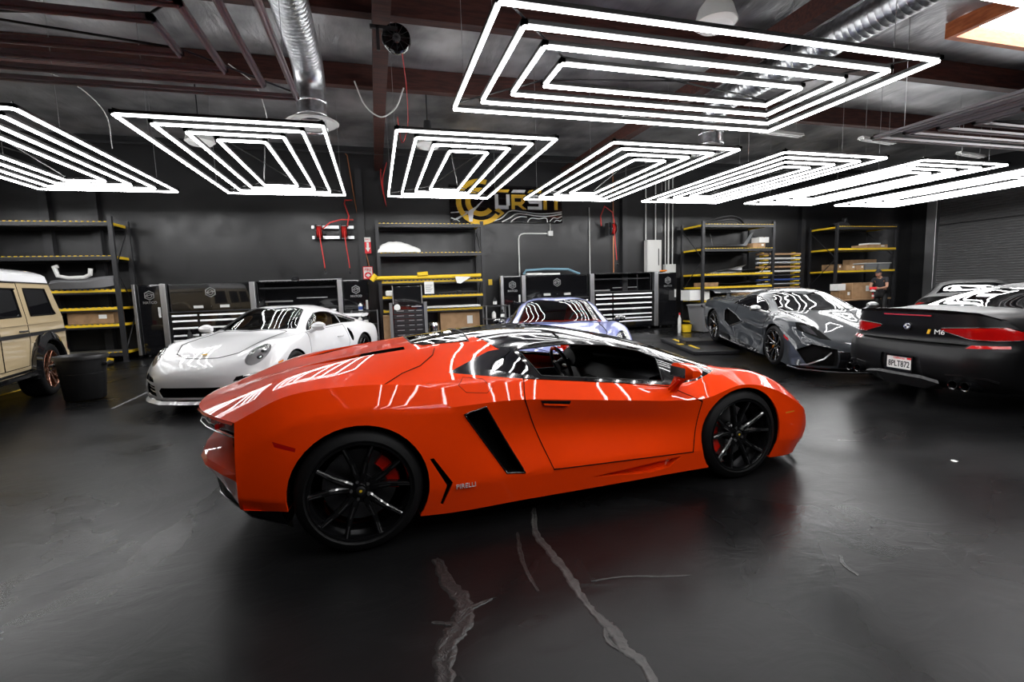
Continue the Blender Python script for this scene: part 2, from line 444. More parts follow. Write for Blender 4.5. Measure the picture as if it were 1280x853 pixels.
# ------------------------------------------------------------------ wheel
def wheel_meshes(key,Rt,Rr,w,spokes,mat,twin=True,edge=True,sw=.016,dish=.03,cal='red_cal',bodyw=.022):
    """axis along y, outer face at y=0, going inboard to y=-w"""
    out={}
    t=MB(); 
    prof=[(Rr,-.004),(Rr+.012,.004),(Rt-.055,.008),(Rt-.02,-.004),(Rt-.004,-.022),(Rt,-.05),(Rt,-w+.05),(Rt-.004,-w+.022),(Rt-.02,-w+.004),(Rr+.01,-w-.004),(Rr-.005,-w)]
    t.lathe(prof,axis='y',n=64)
    for gy in (.3,.5,.7): t.lathe([(Rt+.0008,-w*gy-.004),(Rt+.0008,-w*gy+.004)],axis='y',n=64)
    out['tyre']=t.mesh('tyre','rubber',40)
    r=MB()
    r.lathe([(Rr+.002,-.012),(Rr+.004,-.002),(Rr,.003),(Rr-.010,.002),(Rr-.016,-.012),(Rr-.022,-.05),(Rr-.045,-w*.55),(Rr-.03,-w+.01),(Rr,-w)],axis='y',n=64)
    # hub
    r.lathe([(0,-.030),(.034,-.030),(.036,-.036),(.036,-.045),(.075,-.050),(.085,-.062),(.085,-.10),(0,-.10)],axis='y',n=24)
    ro=Rr-.014
    def spoke(a,a2,r0,r1,w0,w1,y0,y1,mi=0):
        # tapered beam from (r0,a) to (r1,a2)
        p0=Vector((r0*math.cos(a),y0,r0*math.sin(a))); p1=Vector((r1*math.cos(a2),y1,r1*math.sin(a2)))
        d=(p1-p0).normalized(); s_=Vector((0,1,0)).cross(d).normalized()
        v=[]
        for p_,ww,dp in ((p0,w0,.035),(p1,w1,.03)):
            v+=[p_+s_*ww,p_+s_*ww*.55+Vector((0,.008,0)),p_-s_*ww*.55+Vector((0,.008,0)),p_-s_*ww,p_-s_*ww-Vector((0,dp,0)),p_+s_*ww-Vector((0,dp,0))]
        f=[(i,(i+1)%6,6+(i+1)%6,6+i) for i in range(6)]+[(5,4,3,2,1,0),(6,7,8,9,10,11)]
        r.add(v,f,mi,False)
        if edge and mi==0:
            e0=p0+(p1-p0)*.40+Vector((0,.009,0)); e1=p1+Vector((0,.009,0))
            m=MB(); s2=s_*.0025
            r.add([e0-s2,e0+s2,e1+s2,e1-s2,e0-s2-Vector((0,.003,0)),e0+s2-Vector((0,.003,0)),e1+s2-Vector((0,.003,0)),e1-s2-Vector((0,.003,0))],[(0,1,2,3),(0,1,5,4),(2,3,7,6),(1,2,6,5),(3,0,4,7)],1,False)
    for k in range(spokes):
        a=2*PI*k/spokes+PI/2
        if twin:
            da=.34*PI/spokes*1.35
            for sg in (-1,1):
                spoke(a+sg*.18,a+sg*da*.78,.055,.62*ro,bodyw,sw,-.045,-.03)
                spoke(a+sg*da*.78,a+sg*da,.60*ro,ro,sw,sw*.8,-.03,-.008)
        else:
            spoke(a,a,.055,ro,bodyw,sw,-.045,-.010)
    out['rim']=r.mesh('wheel',[mat,'machined'],35)
    d=MB(); d.lathe([(.07,-.14),(Rr*.74,-.14),(Rr*.74,-.165),(.07,-.165)],axis='y',n=40,closed=True); out['disc']=d.mesh('brake_disc','disc',35)
    c=MB(); a0,a1=-.55,.55; n=8; pts=[]
    rows=[]
    for i in range(n+1):
        a=a0+(a1-a0)*i/n; rr=Rr*.80; ri=Rr*.50; rows.append([(q*math.cos(a),y,q*math.sin(a)) for q,y in ((ri,-.125),(ri+.01,-.09),(rr-.01,-.085),(rr,-.12),(rr,-.18),(ri,-.18))])
    c.grid(rows,closed=True,sm=False); c.add(rows[0],[(0,1,2,3,4,5)]); c.add(rows[-1],[(5,4,3,2,1,0)])
    out['caliper']=c.mesh('brake_caliper',cal,30)
    cp=MB(); cp.lathe([(0,-.022),(.020,-.022),(.026,-.026),(.026,-.032)],axis='y',n=20); out['cap']=cp.mesh('centre_cap','black',30)
    b=MB(); b.lathe([(.008,-.0205),(0,-.0205)],axis='y',n=10); 
    b.lathe([(.0085,-.021),(.0085,-.0205),(0,-.0200)],axis='y',n=10); out['badge']=b.mesh('badge','yellow',30)
    lt=MB(); 
    for k in range(5):
        a=2*PI*k/5; lt.cyl((.052*math.cos(a),-.05,.052*math.sin(a)),(.052*math.cos(a),-.035,.052*math.sin(a)),.009,8)
    out['lug']=lt.mesh('lug_nuts','alu',30)
    return out
def add_wheel(car,wm,x,y,z,side,cal_ang=PI*.05,spin=0,sc=None):
    w=put('wheel',wm['rim'],car,(x,y,z),(0,0,0 if side>0 else PI),sc); w.rotation_euler=(0,0,0 if side>0 else PI)
    base=Matrix.Identity(4)
    for nm,k in (('tyre','tyre'),('brake_disc','disc'),('brake_caliper','caliper'),('centre_cap','cap'),('badge','badge'),('lug_nuts','lug')):
        o=put(nm,wm[k],w)
        if k=='caliper': o.rotation_euler=(0,cal_ang,0)
    return w
# ================================================================== orange supercar
def interior(car,xs,xw,seat_mat,dash_z,wy=.37,halfw=.74,floor=.22,seat_x=.95,rear=.55,nose=2.35,wheel_acc='orange',top=.66,seat_h=.98,sc=1):
    mb=MB()  # tub
    mb.box(rear,nose,-halfw,halfw,floor-.04,floor); mb.box(rear-.02,rear,-halfw,halfw,floor,top+.22)
    for s in (-1,1): mb.box(rear,nose,*sorted((s*halfw,s*(halfw+.03))),floor,top)
    mb.build('cabin_tub','blackleather',car)
    d=MB(); rows=[]
    for i in range(13):
        y=-halfw+2*halfw*i/12; c=.0
        rows.append([(nose-.72,y,dash_z-.30),(nose-.70,y,dash_z-.10),(nose-.64,y,dash_z-.01),(nose-.50,y,dash_z+.01),(nose-.2,y,dash_z-.03),(nose+.25,y,dash_z-.10),(nose+.3,y,dash_z-.3)])
    d.grid(rows); 
    # instrument hood
    d.lathe([(0,-.16),(.085,-.15),(.10,-.02),(.10,.02),(0,.0)],c=(nose-.62,wy,dash_z+.01),axis='x',n=20,sx=1.6,sy=1.0)
    d.build('dashboard','blackleather',car)
    c=MB(); c.prism([(rear+.1,floor),(nose-.5,floor),(nose-.6,dash_z-.08),(rear+.9,dash_z-.25),(rear+.2,dash_z-.27)],'y',-.13,.13); co=c.build('centre_console','blackleather',car)
    tr=MB(); 
    x0=nose-1.12
    tr.add([(x0,-.10,dash_z-.245),(x0+.42,-.085,dash_z-.14),(x0+.42,.085,dash_z-.14),(x0,.10,dash_z-.245)],[(0,1,2,3)],0,False)
    fr=[(x0,-.11,dash_z-.24),(x0+.30,-.12,dash_z-.155),(x0+.44,-.05,dash_z-.115),(x0+.44,.05,dash_z-.115),(x0+.30,.12,dash_z-.155),(x0,.11,dash_z-.24)]
    tr.tube(fr,.011,6,0,closed=True); tr.build('console_trim','alu',co)
    for s in (-1,1):
        b=MB(); y=s*.38
        # seat back : rounded shell
        rows=[]
        for i in range(9):
            t=i/8; z=floor+.12+t*(seat_h-floor-.12); w=(.24 if t<.55 else .24-.11*((t-.55)/.45)); xx=seat_x-.02-.24*t
            th=.09-.03*t
            rows.append([(xx+th*math.cos(a)*1.0+ (.05 if abs(math.sin(a))>.8 and t<.7 else 0),y+w*math.sin(a),z) for a in [2*PI*j/14 for j in range(14)]])
        b.grid(rows,closed=True); b.add(rows[-1],[tuple(range(14))]); 
        b.build('seat_back',seat_mat,car)
        q=MB(); q.box(seat_x-.02,seat_x+.50,y-.24,y+.24,floor+.02,floor+.17,b=.04); q.build('seat_cushion',seat_mat,car)
    # steering wheel tilted
    T=Matrix.Translation((xw,wy,xs))@Matrix.Rotation(R(-22),4,'Y')
    s=MB(); n=40; pts=[T@Vector((0,.175*math.cos(2*PI*i/n),max(-.135,.175*math.sin(2*PI*i/n)))) for i in range(n)]
    s.tube(pts,.0165,8,0,closed=True); sw=s.build('steering_wheel','blackleather',car)
    a=MB(); a.tube([T@Vector((-.004,.175*math.cos(b),.175*math.sin(b))) for b in [R(q) for q in range(72,110,4)]],.0185,8,0); a.build('rim_marker',wheel_acc,sw)
    a=MB()
    for an in (5,175,270):
        e=.155 if an!=270 else .13
        a.tube([T@Vector((0,.03*math.cos(R(an)),.03*math.sin(R(an)))),T@Vector((0,e*math.cos(R(an)),e*math.sin(R(an))))],.014,6,0)
    a.build('spokes','alu',sw)
    a=MB(); p0=T@Vector((-.035,0,0)); p1=T@Vector((.06,0,0)); a.tube([p0,p1],[.052,.06],16); a.build('airbag_pad','blackleather',sw)
    cl=MB(); cl.cyl(T@Vector((.05,0,0)),T@Vector((.30,0,0)),.03,8); cl.build('steering_column','black',car)

def lambo():
    car=empty('sports_car',(-.196,3.713,0),.0472,'bright orange wedge-shaped supercar with black roof, parked in the foreground','car')
    L0=[(-.955,.81),(-.45,.95),(0,1.035),(.42,1.115),(.95,1.165),(1.4,1.165),(1.85,1.105),(2.2,1.02),(2.5,.92),(2.78,.815),(3.02,.735),(3.27,.64),(3.52,.53),(3.72,.42)]
    cage=[[(x,0,z) for x,z in L0],
    [(-.90,.40,.81),(-.44,.44,.975),(0,.45,1.045),(.42,.45,1.088),(.95,.46,1.115),(1.4,.47,1.135),(1.82,.48,1.08),(2.16,.50,1.0),(2.45,.53,.905),(2.72,.55,.812),(3.0,.52,.735),(3.25,.50,.645),(3.5,.47,.53),(3.70,.42,.42)],
    [(-.745,.70,.806),(-.41,.72,.955),(0,.73,.995),(.42,.73,.995),(.96,.58,1.052),(1.43,.575,1.09),(1.79,.59,1.055),(2.1,.625,.985),(2.42,.68,.875),(2.66,.70,.812),(2.98,.69,.765),(3.22,.67,.67),(3.45,.61,.525),(3.66,.55,.42)],
    [(-.62,.86,.80),(-.37,.885,.918),(0,.895,.95),(.42,.90,.918),(.90,.872,.908),(1.4,.86,.842),(1.8,.858,.78),(2.12,.86,.737),(2.40,.84,.745),(2.66,.81,.80),(2.95,.80,.768),(3.18,.79,.675),(3.42,.75,.53),(3.58,.68,.43)],
    [(-.62,.92,.62),(-.37,.965,.76),(0,.985,.825),(.42,.985,.79),(.95,.965,.785),(1.4,.95,.735),(1.8,.95,.69),(2.14,.955,.655),(2.38,.965,.65),(2.68,.975,.72),(2.97,.965,.665),(3.18,.945,.57),(3.38,.89,.46),(3.52,.80,.37)],
    [(-.62,.93,.50),(-.37,.985,.55),(0,1.01,.60),(.42,1.0,.56),(1.0,.925,.58),(1.4,.90,.55),(1.8,.905,.50),(2.14,.93,.47),(2.37,.955,.47),(2.7,.985,.50),(2.98,.975,.45),(3.18,.95,.40),(3.36,.90,.34),(3.50,.82,.27)],
    [(-.62,.93,.40),(-.37,.985,.36),(0,1.01,.34),(.42,1.0,.31),(1.0,.985,.315),(1.4,.985,.305),(1.8,.98,.29),(2.14,.975,.28),(2.37,.975,.27),(2.7,.985,.27),(2.98,.97,.26),(3.18,.95,.24),(3.34,.90,.22),(3.47,.82,.18)],
    [(-.62,.90,.33),(-.37,.965,.30),(0,.98,.2),(.42,.975,.145),(1.0,.972,.14),(1.4,.972,.138),(1.8,.972,.138),(2.14,.97,.138),(2.37,.968,.135),(2.7,.965,.13),(2.98,.95,.12),(3.16,.92,.10),(3.32,.86,.085),(3.44,.78,.08)],
    [(-.62,.45,.30),(-.37,.45,.22),(0,.45,.15),(.42,.45,.13),(1.0,.45,.13),(1.4,.45,.13),(1.8,.45,.13),(2.14,.45,.13),(2.37,.45,.13),(2.7,.45,.12),(2.98,.45,.11),(3.2,.45,.095),(3.40,.42,.085),(3.60,.40,.08)]]
    bm=loft(cage,7,6,sharp_lines=(3,4,6,7),sharp_st=(),cap0=False)
    S=Shell(bm); side=lambda c,n: abs(c.y)>.78
    top=lambda c,n: n.z>.25
    w1=S.cut('wheel_well',circ(0,.36,.385,40),'y',lambda c,n: abs(c.y)>.7 )
    w2=S.cut('wheel_well',circ(2.70,.335,.362,40),'y',lambda c,n: abs(c.y)>.7 )
    # side openings
    sc=S.cut('side_intake',[(.612,.734),(.75,.762),(.985,.32),(.865,.335)],'y',side)
    v1=S.cut('lower_vent',[(.392,.50),(.415,.502),(.522,.334),(.485,.325)],'y',side)
    v2=S.cut('lower_vent',[(.485,.325),(.522,.334),(.458,.20),(.442,.21)],'y',side)
    gl=lambda c,n: abs(c.y)>.5 and c.z>.74
    dg=S.cut('door_window',[(1.085,1.052),(1.4,1.068),(1.75,1.04),(2.0,.985),(2.13,.93),(2.105,.775),(1.165,.897)],'y',gl)
    qg=S.cut('quarter_window',[(.80,.962),(.90,1.032),(1.055,1.045),(1.125,.90)],'y',gl)
    fr=S.cut('window_frame',[(.56,.962),(.88,1.050),(1.2,1.078),(1.45,1.088),(1.79,1.052),(2.1,.982),(2.42,.872),(2.60,.805),(2.40,.752),(2.14,.744),(1.05,.893),(.75,.935)],'y',lambda c,n: abs(c.y)>.5 and c.z>.735)
    ws=S.cut('windscreen',[(1.93,0),(1.96,.44),(2.12,.52),(2.60,.635),(2.74,.40),(2.79,0)],'z',top)
    eg=S.cut('engine_vent',[(-.40,.27),(-.17,.40),(.20,.435),(.34,.435),(.34,.36),(-.22,.25)],'z',top)
    ew=S.cut('engine_window',[(.40,0),(.40,.30),(.47,.40),(.78,.44),(.80,0)],'z',top)
    rf=S.cut('roof_panel',[(.80,0),(.78,.44),(.95,.56),(1.05,.72),(2.58,.72),(2.72,.60),(2.80,0)],'z',lambda c,n: n.z>.1 and c.z>.78)
    dr=S.cut('door',[(1.035,.91),(1.003,.78),(1.18,.311),(2.26,.272),(2.345,.63),(2.14,.735)],'y',lambda c,n: abs(c.y)>.8)
    ff=S.cut('fuel_flap',[(.60,.898),(.64,.935),(.76,.918),(.805,.868),(.77,.84),(.64,.856)],'y',lambda c,n: abs(c.y)>.8)
    hd=S.cut('hood',[(2.83,0),(2.78,.40),(2.72,.60),(3.30,.52),(3.62,.30),(3.64,0)],'z',top)
    hl=S.cut('headlight',[(.40,.36),(.44,.43),(.66,.52),(.71,.47),(.68,.40)],'x',lambda c,n: c.x>3.3 and n.x>.2)
    sr=S.cut('sill_recess',[(1.45,.215),(2.16,.255),(2.06,.19),(1.9,.175)],'y',lambda c,n: abs(c.y)>.8)
    ni=S.cut('front_intake',[(.30,.12),(.34,.28),(.72,.26),(.70,.12)],'x',lambda c,n: c.x>3.3 and n.x>.2)
    mk=S.cut('side_marker',[(-.43,.70),(-.315,.655),(-.32,.635),(-.42,.67)],'y',side)
    mf=S.cut('side_marker',[(3.13,.462),(3.24,.458),(3.24,.448),(3.13,.45)],'y',lambda c,n: abs(c.y)>.8)
    body=S.part(0,'body_shell','orange',car,.012)
    inw=lambda d:(lambda v: Vector((0,-d if v.y>0 else d,0)))
    for w in (w1,w2): S.pocket(w,'wheel_well','void',car,inw(.42)); 
    S.pocket(sc,'side_intake','void',car,inw(.10)); S.seam(sc,'intake_edge','gloss_black',car,.006)
    S.pocket(v1,'lower_vent','void',car,inw(.06)); S.pocket(v2,'lower_vent','void',car,inw(.06))
    # the door windows are wound down: openings only
    S.part(qg,'quarter_window','dark_glass',car)
    S.part(fr,'window_frame','gloss_black',car,.01); S.seam(dg,'window_seal','black',car,.005)
    S.part(ws,'windscreen','dark_glass',car)
    S.pocket(eg,'engine_vent','void',car,(0,0,-.08)); 
    S.part(ew,'engine_window','dark_glass',car); S.seam(ew,'window_seal','black',car,.006)
    S.part(rf,'roof_panel','gloss_black',car,.01); 
    d=S.part(dr,'door','orange',car,.012); S.seam(dr,'panel_gap','void',d,.0035)
    f=S.part(ff,'fuel_flap','orange',car,.004); S.seam(ff,'panel_gap','void',f,.0015)
    h=S.part(hd,'hood','orange',car,.01); S.seam(hd,'panel_gap','void',h,.003)
    S.part(hl,'headlight','dark_glass',car); S.pocket(ni,'front_intake','void',car,(-.12,0,0))
    S.part(mk,'side_marker','red_lens',car); S.part(mf,'side_marker','amber',car)
    S.pocket(sr,'sill_recess','orange',car,inw(.045))
    S.bm.free()
    # arch lips
    # roof seams : two removable panels
    mb=MB(); mb.tube([(1.42,-.55,1.112),(1.41,-.47,1.137),(1.41,-.25,1.159),(1.41,0,1.167),(1.41,.25,1.159),(1.41,.47,1.137),(1.42,.55,1.112)],.004,5); mb.build('roof_seam','void',car)
    # black engine cover slats behind the roof
    for k in range(3):
        x=.46+.10*k; m=MB(); zz=[1.099+.010*k,1.124+.010*k]
        m.grid([[(x,-.30,zz[0]-.004),(x+.02,-.30,zz[0]+.008),(x+.07,-.31,zz[0]+.014),(x+.075,-.31,zz[0])],[(x,0,zz[1]-.004),(x+.02,0,zz[1]+.008),(x+.07,0,zz[1]+.016),(x+.075,0,zz[1]+.004)],[(x,.30,zz[0]-.004),(x+.02,.30,zz[0]+.008),(x+.07,.31,zz[0]+.014),(x+.075,.31,zz[0])]],sm=False)
        m.build('engine_slat','gloss_black',car)
    # panel gap across deck
    for s in (-1,1):
        mb=MB(); mb.tube([(.17,s*.893,.942),(.28,s*.81,.985),(.40,s*.72,1.008),(.50,s*.60,1.055),(.53,s*.5,1.087)],.003,5)
        mb.build('deck_gap','void',car)
    # rear fascia : lamp strip, mesh, bumper wedge, diffuser
    edge=[(-.955,0,.81),(-.935,.20,.811),(-.90,.40,.81),(-.83,.56,.808),(-.745,.70,.806),(-.685,.785,.803),(-.62,.86,.80)]
    full=[(x,-y,z) for x,y,z in edge[::-1]]+edge[1:]
    def off(dx,dz,sy=1.0,pts=full): return [(x+dx,y*sy,z+dz) for x,y,z in pts]
    mb=MB(); mb.grid([off(-.005,0),off(-.012,-.012),off(.0,-.02)]); mb.build('tail_lip','orange',car)
    mb=MB(); mb.grid([off(.0,-.02),off(.015,-.07),off(.03,-.078)]); mb.build('tail_lamp_strip','clear',car)
    mb=MB(); mb.grid([off(.03,-.02),off(.045,-.078)]); mb.build('tail_lamp_reflector','alu',car)
    for sy in (-1,1):
        for y0 in (.30,.48,.64): 
            mb=MB(); mb.box(-.865+.36*(y0-.3),-.845+.36*(y0-.3),*sorted((sy*y0,sy*(y0+.10))),.745,.770); mb.build('tail_lamp','red_lens',car)
    mb=MB(); mb.grid([off(.03,-.078),off(.03,-.085),off(.16,-.12,.99),off(.16,-.30,.98),off(.05,-.32,.97)]); mb.build('rear_grille','void',car)
    mb=MB(); mb.tube([(x-.0,y,z-.083) for x,y,z in full],.0035,6); mb.build('chrome_edge','alu',car)
    bt=[(-.925,0,.565),(-.915,.25,.565),(-.88,.47,.56),(-.82,.63,.55),(-.70,.80,.54),(-.615,.925,.535)]
    b2=[(-.94,0,.54),(-.93,.25,.54),(-.895,.48,.535),(-.833,.645,.525),(-.71,.82,.51),(-.62,.935,.50)]
    b3=[(-.88,0,.42),(-.87,.25,.42),(-.84,.46,.42),(-.78,.60,.415),(-.67,.79,.36),(-.60,.92,.33)]
    b4=[(-.6,0,.34),(-.6,.25,.34),(-.6,.46,.34),(-.6,.60,.34),(-.52,.79,.31),(-.38,.955,.30)]
    b0=[(-.76,0,.575),(-.76,.25,.575),(-.73,.45,.57),(-.69,.60,.565),(-.63,.76,.55),(-.58,.90,.54)]
    fl=lambda q:[(x,-y,z) for x,y,z in q[::-1]]+q[1:]
    mb=MB(); mb.grid([fl(q) for q in (b0,bt,b2,b3,b4)],sm=False); mb.build('rear_bumper','orange',car)
    mb=MB(); pl=[(-.86,0,.42),(-.86,.30,.42),(-.83,.48,.42),(-.77,.60,.41),(-.64,.79,.35),(-.42,.93,.30)]
    p2_=[(-.84,0,.29),(-.84,.30,.29),(-.81,.48,.295),(-.76,.59,.30),(-.60,.74,.215),(-.40,.86,.18)]
    p3_=[(-.4,0,.13),(-.4,.30,.13),(-.4,.46,.13),(-.4,.56,.13),(-.4,.68,.13),(-.38,.80,.13)]
    mb.grid([fl(q) for q in (pl,p2_,p3_)],sm=False); mb.build('rear_diffuser','black',car)
    for y in (-.45,-.15,.15,.45):
        mb=MB(); mb.prism([(-.82,.28),(-.5,.14),(-.5,.24),(-.80,.34)],'y',y-.008,y+.008); mb.build('diffuser_fin','gloss_black',car)
    mb=MB(); mb.tube([(x-.004,y,z) for x,y,z in fl(p2_)],.003,6); mb.build('diffuser_edge','alu',car)
    mb=MB(); 
    for y in (-.12,0,.12): mb.lathe([(.05,0),(.055,-.07),(.045,-.07),(.04,0)],c=(-.9,y,.44),axis='x',n=16,sx=1,sy=1)
    mb.build('exhaust','chrome',car)
    # number plate recess etc. is out of sight ; front splitter
    mb=MB(); mb.grid([[(3.44,-.78,.075),(3.60,-.5,.07),(3.66,0,.07),(3.60,.5,.07),(3.44,.78,.075)],[(3.46,-.80,.05),(3.64,-.5,.045),(3.70,0,.045),(3.64,.5,.045),(3.46,.80,.05)]],sm=False); mb.build('front_splitter','gloss_black',car)
    # handle recess
    for s in (-1,1):
        hb=MB(); hb.prism([(1.112,.762),(1.318,.738),(1.31,.718),(1.125,.742)],'y',*sorted((s*.925,s*.960))); hb.build('door_handle','void',car)
        hb=MB(); hb.prism([(1.125,.742),(1.31,.718),(1.30,.708),(1.135,.730)],'y',*sorted((s*.93,s*.962))); hb.build('door_handle','orange',car)
    # mirrors
    for s in (-1,1):
        m=MB(); m.prism([(2.11,.70),(2.17,.69),(2.24,.80),(2.19,.83)],'y',*sorted((s*.87,s*.90)))
        m.tube([(2.135,s*.86,.70),(2.16,s*.93,.77),(2.16,s*1.0,.83)],[.028,.022,.024],6)
        rows=[]
        for i in range(9):
            t=i/8; y=.90+.22*t; k=math.sin(PI*(.12+.80*t))**.6
            rows.append([(2.125+ (.125*k)*c_+.03, s*y, .875+.058*k*s_ -.01*t) for c_,s_ in [(-.35,1),(-.45,.4),(-.45,-.4),(-.35,-1),(.3,-.9),(.85,-.3),(.9,.2),(.4,.85)]])
        m.grid(rows,closed=True); m.add(rows[0],[tuple(range(8))]); m.add(rows[-1],[tuple(range(7,-1,-1))])
        mo=m.build('mirror','orange',car)
        g=MB(); g.add([(2.096,s*.93,.835),(2.096,s*1.09,.835),(2.096,s*1.09,.905),(2.096,s*.93,.905)],[(0,1,2,3)],0,False); g.build('mirror_glass','chrome',mo)
    interior(car,.745,1.85,'blackleather',.80,wheel_acc='orange',top=.66,nose=2.70,seat_x=1.05,rear=.72,halfw=.74)
    t=text_obj('side_badge','PIRELLI',.040,'offwhite',car,(.60,-1.003,.305),(PI/2,0,0),.002)
    t.data.name='badge'
    wr=wheel_meshes('lr',.355,.285,.34,5,'rim_black'); wf=wheel_meshes('lf',.335,.268,.26,5,'rim_black')
    for s in (-1,1):
        wa=add_wheel(car,wr,0,s*.985,.355,s,cal_ang=(-(PI-R(22)) if s<0 else -R(22)))
        wb=add_wheel(car,wf,2.70,s*.965,.335,s,cal_ang=(-(R(-10)) if s<0 else -(PI+R(10))))
        for w,Rr,a0 in ((wa,.285,0),(wb,.268,.4)):
            # side-wall lettering
            if s<0:
                for k in range(2):
                    pass
    return car
# ================================================================== room
H0=5.55
def room():
    f=MB(); f.box(-13,21,-6,14.7,-.1,0); struct(f.build('floor','floor'))
    w=MB(); w.box(-13.2,21.2,14.6,14.8,-.1,H0+.3); struct(w.build('wall_back','wallblack'))
    w=MB(); w.box(21,21.2,-6,14.8,-.1,H0+.3); struct(w.build('wall_right','wallblack'))
    w=MB(); w.box(-13.2,-13,-6,14.8,-.1,H0+.3); struct(w.build('wall_left','wallblack'))
    w=MB(); w.box(-13.2,21.2,-6.2,-6,-.1,H0+.3); struct(w.build('wall_front','wallblack'))
    c=MB(); rows=[]
    for i in range(70):
        y=-6+20.8*i/69; rows.append([(x,y,H0+.04*math.sin(y*2.62+PI/2)**2+random.uniform(-.008,.008)) for x in [-13+.85*k for k in range(41)]])
    c.grid(rows); struct(c.build('ceiling','foil',ang=0))
room()
def fixture(x0,y0,w,d,lit,label,group,n=4,step=.30,z=3.77,cat='ceiling light'):
    t=empty('tube_light_frame' if lit else 'unlit_light_frame',(x0+w/2,y0+d/2,z),0,label,cat,group)
    hw,hd=w/2,d/2
    for k in range(n):
        a,b=hw-step*k,hd-step*k
        m=MB(); r=.0155
        P=[(-a,-b,0),(a,-b,0),(a,b,0),(-a,b,0)]
        for i in range(4): m.tube([P[i],P[(i+1)%4]],r,8)
        m.build('light_tube','led' if lit else 'unlit',t)
        c=MB()
        for i in range(4):
            p_,q=P[i],P[(i+1)%4]
            if i%2==0: c.box(-a-.03,a+.03,p_[1]-.030,p_[1]+.030,.0165,.055)
            else: c.box(p_[0]-.030,p_[0]+.030,-b-.03,b+.03,.0165,.055)
        c.build('channel','blackled' if lit else 'unlit',t)
    m=MB()
    A,B=hw-step*(n-1),hd-step*(n-1)
    for sx in (-1,1):
        for sy in (-1,1): m.tube([(sx*hw,sy*hd,.07),(sx*A*.2,sy*B*.2 if 0 else sy*B,.07)] if 0 else [(sx*hw,sy*hd,.075),(sx*A,sy*B,.075)],.011,5)
    m.tube([(-A,-B,.075),(A,B,.075)],.011,5); m.tube([(-A,B,.075),(A,-B,.075)],.011,5)
    m.build('cross_brace','blackled',t)
    for sx in (-1,1):
        for sy in (-1,1):
            for u in (.98,):
                c=MB(); c.tube([(sx*hw*.98,sy*hd*.62,.06),(sx*hw*.98,sy*hd*.62,H0-z)],.004,4); c.build('suspension_cable','cable',t)
    return t
G='lit tube light frames over the bays'
names=['seen edge-on at the far left','second from the left wall side','hanging over the white car','hanging in front of the wall sign','hanging just right of the wall sign','over the grey car, fourth of the back row from the sign','third from the roll-up door','nearest the roll-up door']
lab={-3:'lit white tube light frame cut off at the far left edge',-2:'lit nested white tube light frame over the beige off-roader',-1:'lit nested white tube light frame above the white sports car',0:'lit nested white tube light frame in front of the yellow and white wall sign',1:'lit nested white tube light frame just right of the wall sign',2:'lit nested white tube light frame in front of the conduits and grey electrical box',3:'lit nested white tube light frame above the grey sports car',4:'lit nested white tube light frame nearest the roll-up door'}
for k in range(-3,5): fixture(.42+3.43*k,7.30,2.44,4.88,True,lab[k],G)
fixture(1.1,4.0,4.90,2.36,True,'largest lit tube light frame, closest overhead above the orange car',G)
fixture(-5.67,4.0,4.90,2.40,False,'switched-off grey tube light frame at upper left','switched-off tube light frames')
fixture(8.20,4.0,4.90,2.40,False,'switched-off grey tube light frame at right below the skylight','switched-off tube light frames')
labr={-2:'lit tube light frame behind the camera on the far left',-1:'lit tube light frame behind the camera on the left',0:'lit tube light frame nearer than the largest one, just outside the top edge',1:'lit tube light frame overhead at the top right corner of the picture',2:'lit tube light frame behind the camera on the right'}
for k in (0,1): fixture(.42+3.43*k,-1.83,2.44,4.88,True,labr[k],G)
# ================================================================== other cars
def inw(d): return lambda v: Vector((0,-d if v.y>0 else d,0))
def ell(cu,cw,ru,rw,n=20,tilt=0):
    out=[]
    for i in range(n):
        a=2*PI*i/n; u,w=ru*math.cos(a),rw*math.sin(a)
        out.append((cu+u*math.cos(tilt)-w*math.sin(tilt),cw+u*math.sin(tilt)+w*math.cos(tilt)))
    return out
def mirror_pod(car,x,y,z,mat,s,L=.20,w=.15,h=.10,arm=(.12,-.10)):
    m=MB(); rows=[]
    for i in range(9):
        t=i/8; yy=y-.02+L*t; k=max(.15,math.sin(PI*(.10+.80*t))**.5)
        rows.append([(x+w*k*c_, s*yy, z+h*k*s_) for c_,s_ in [(-.45,.7),(-.5,.0),(-.45,-.7),(-.1,-1),(.4,-.7),(.6,0),(.4,.7),(-.1,1)]])
    m.grid(rows,closed=True); m.add(rows[0],[tuple(range(8))]); m.add(rows[-1],[tuple(range(7,-1,-1))])
    m.tube([(x,s*(y+.03),z-h*.6),(x+.03,s*(y-arm[0]),z-h-abs(arm[1])*.4)],[.03,.025],6)
    o=m.build('mirror',mat,car); g=MB(); g.add([(x-w*.47,s*(y+.02),z-h*.5),(x-w*.47,s*(y+L*.8),z-h*.5),(x-w*.47,s*(y+L*.8),z+h*.5),(x-w*.47,s*(y+.02),z+h*.5)],[(0,1,2,3)],0,False); g.build('mirror_glass','chrome',o); return o
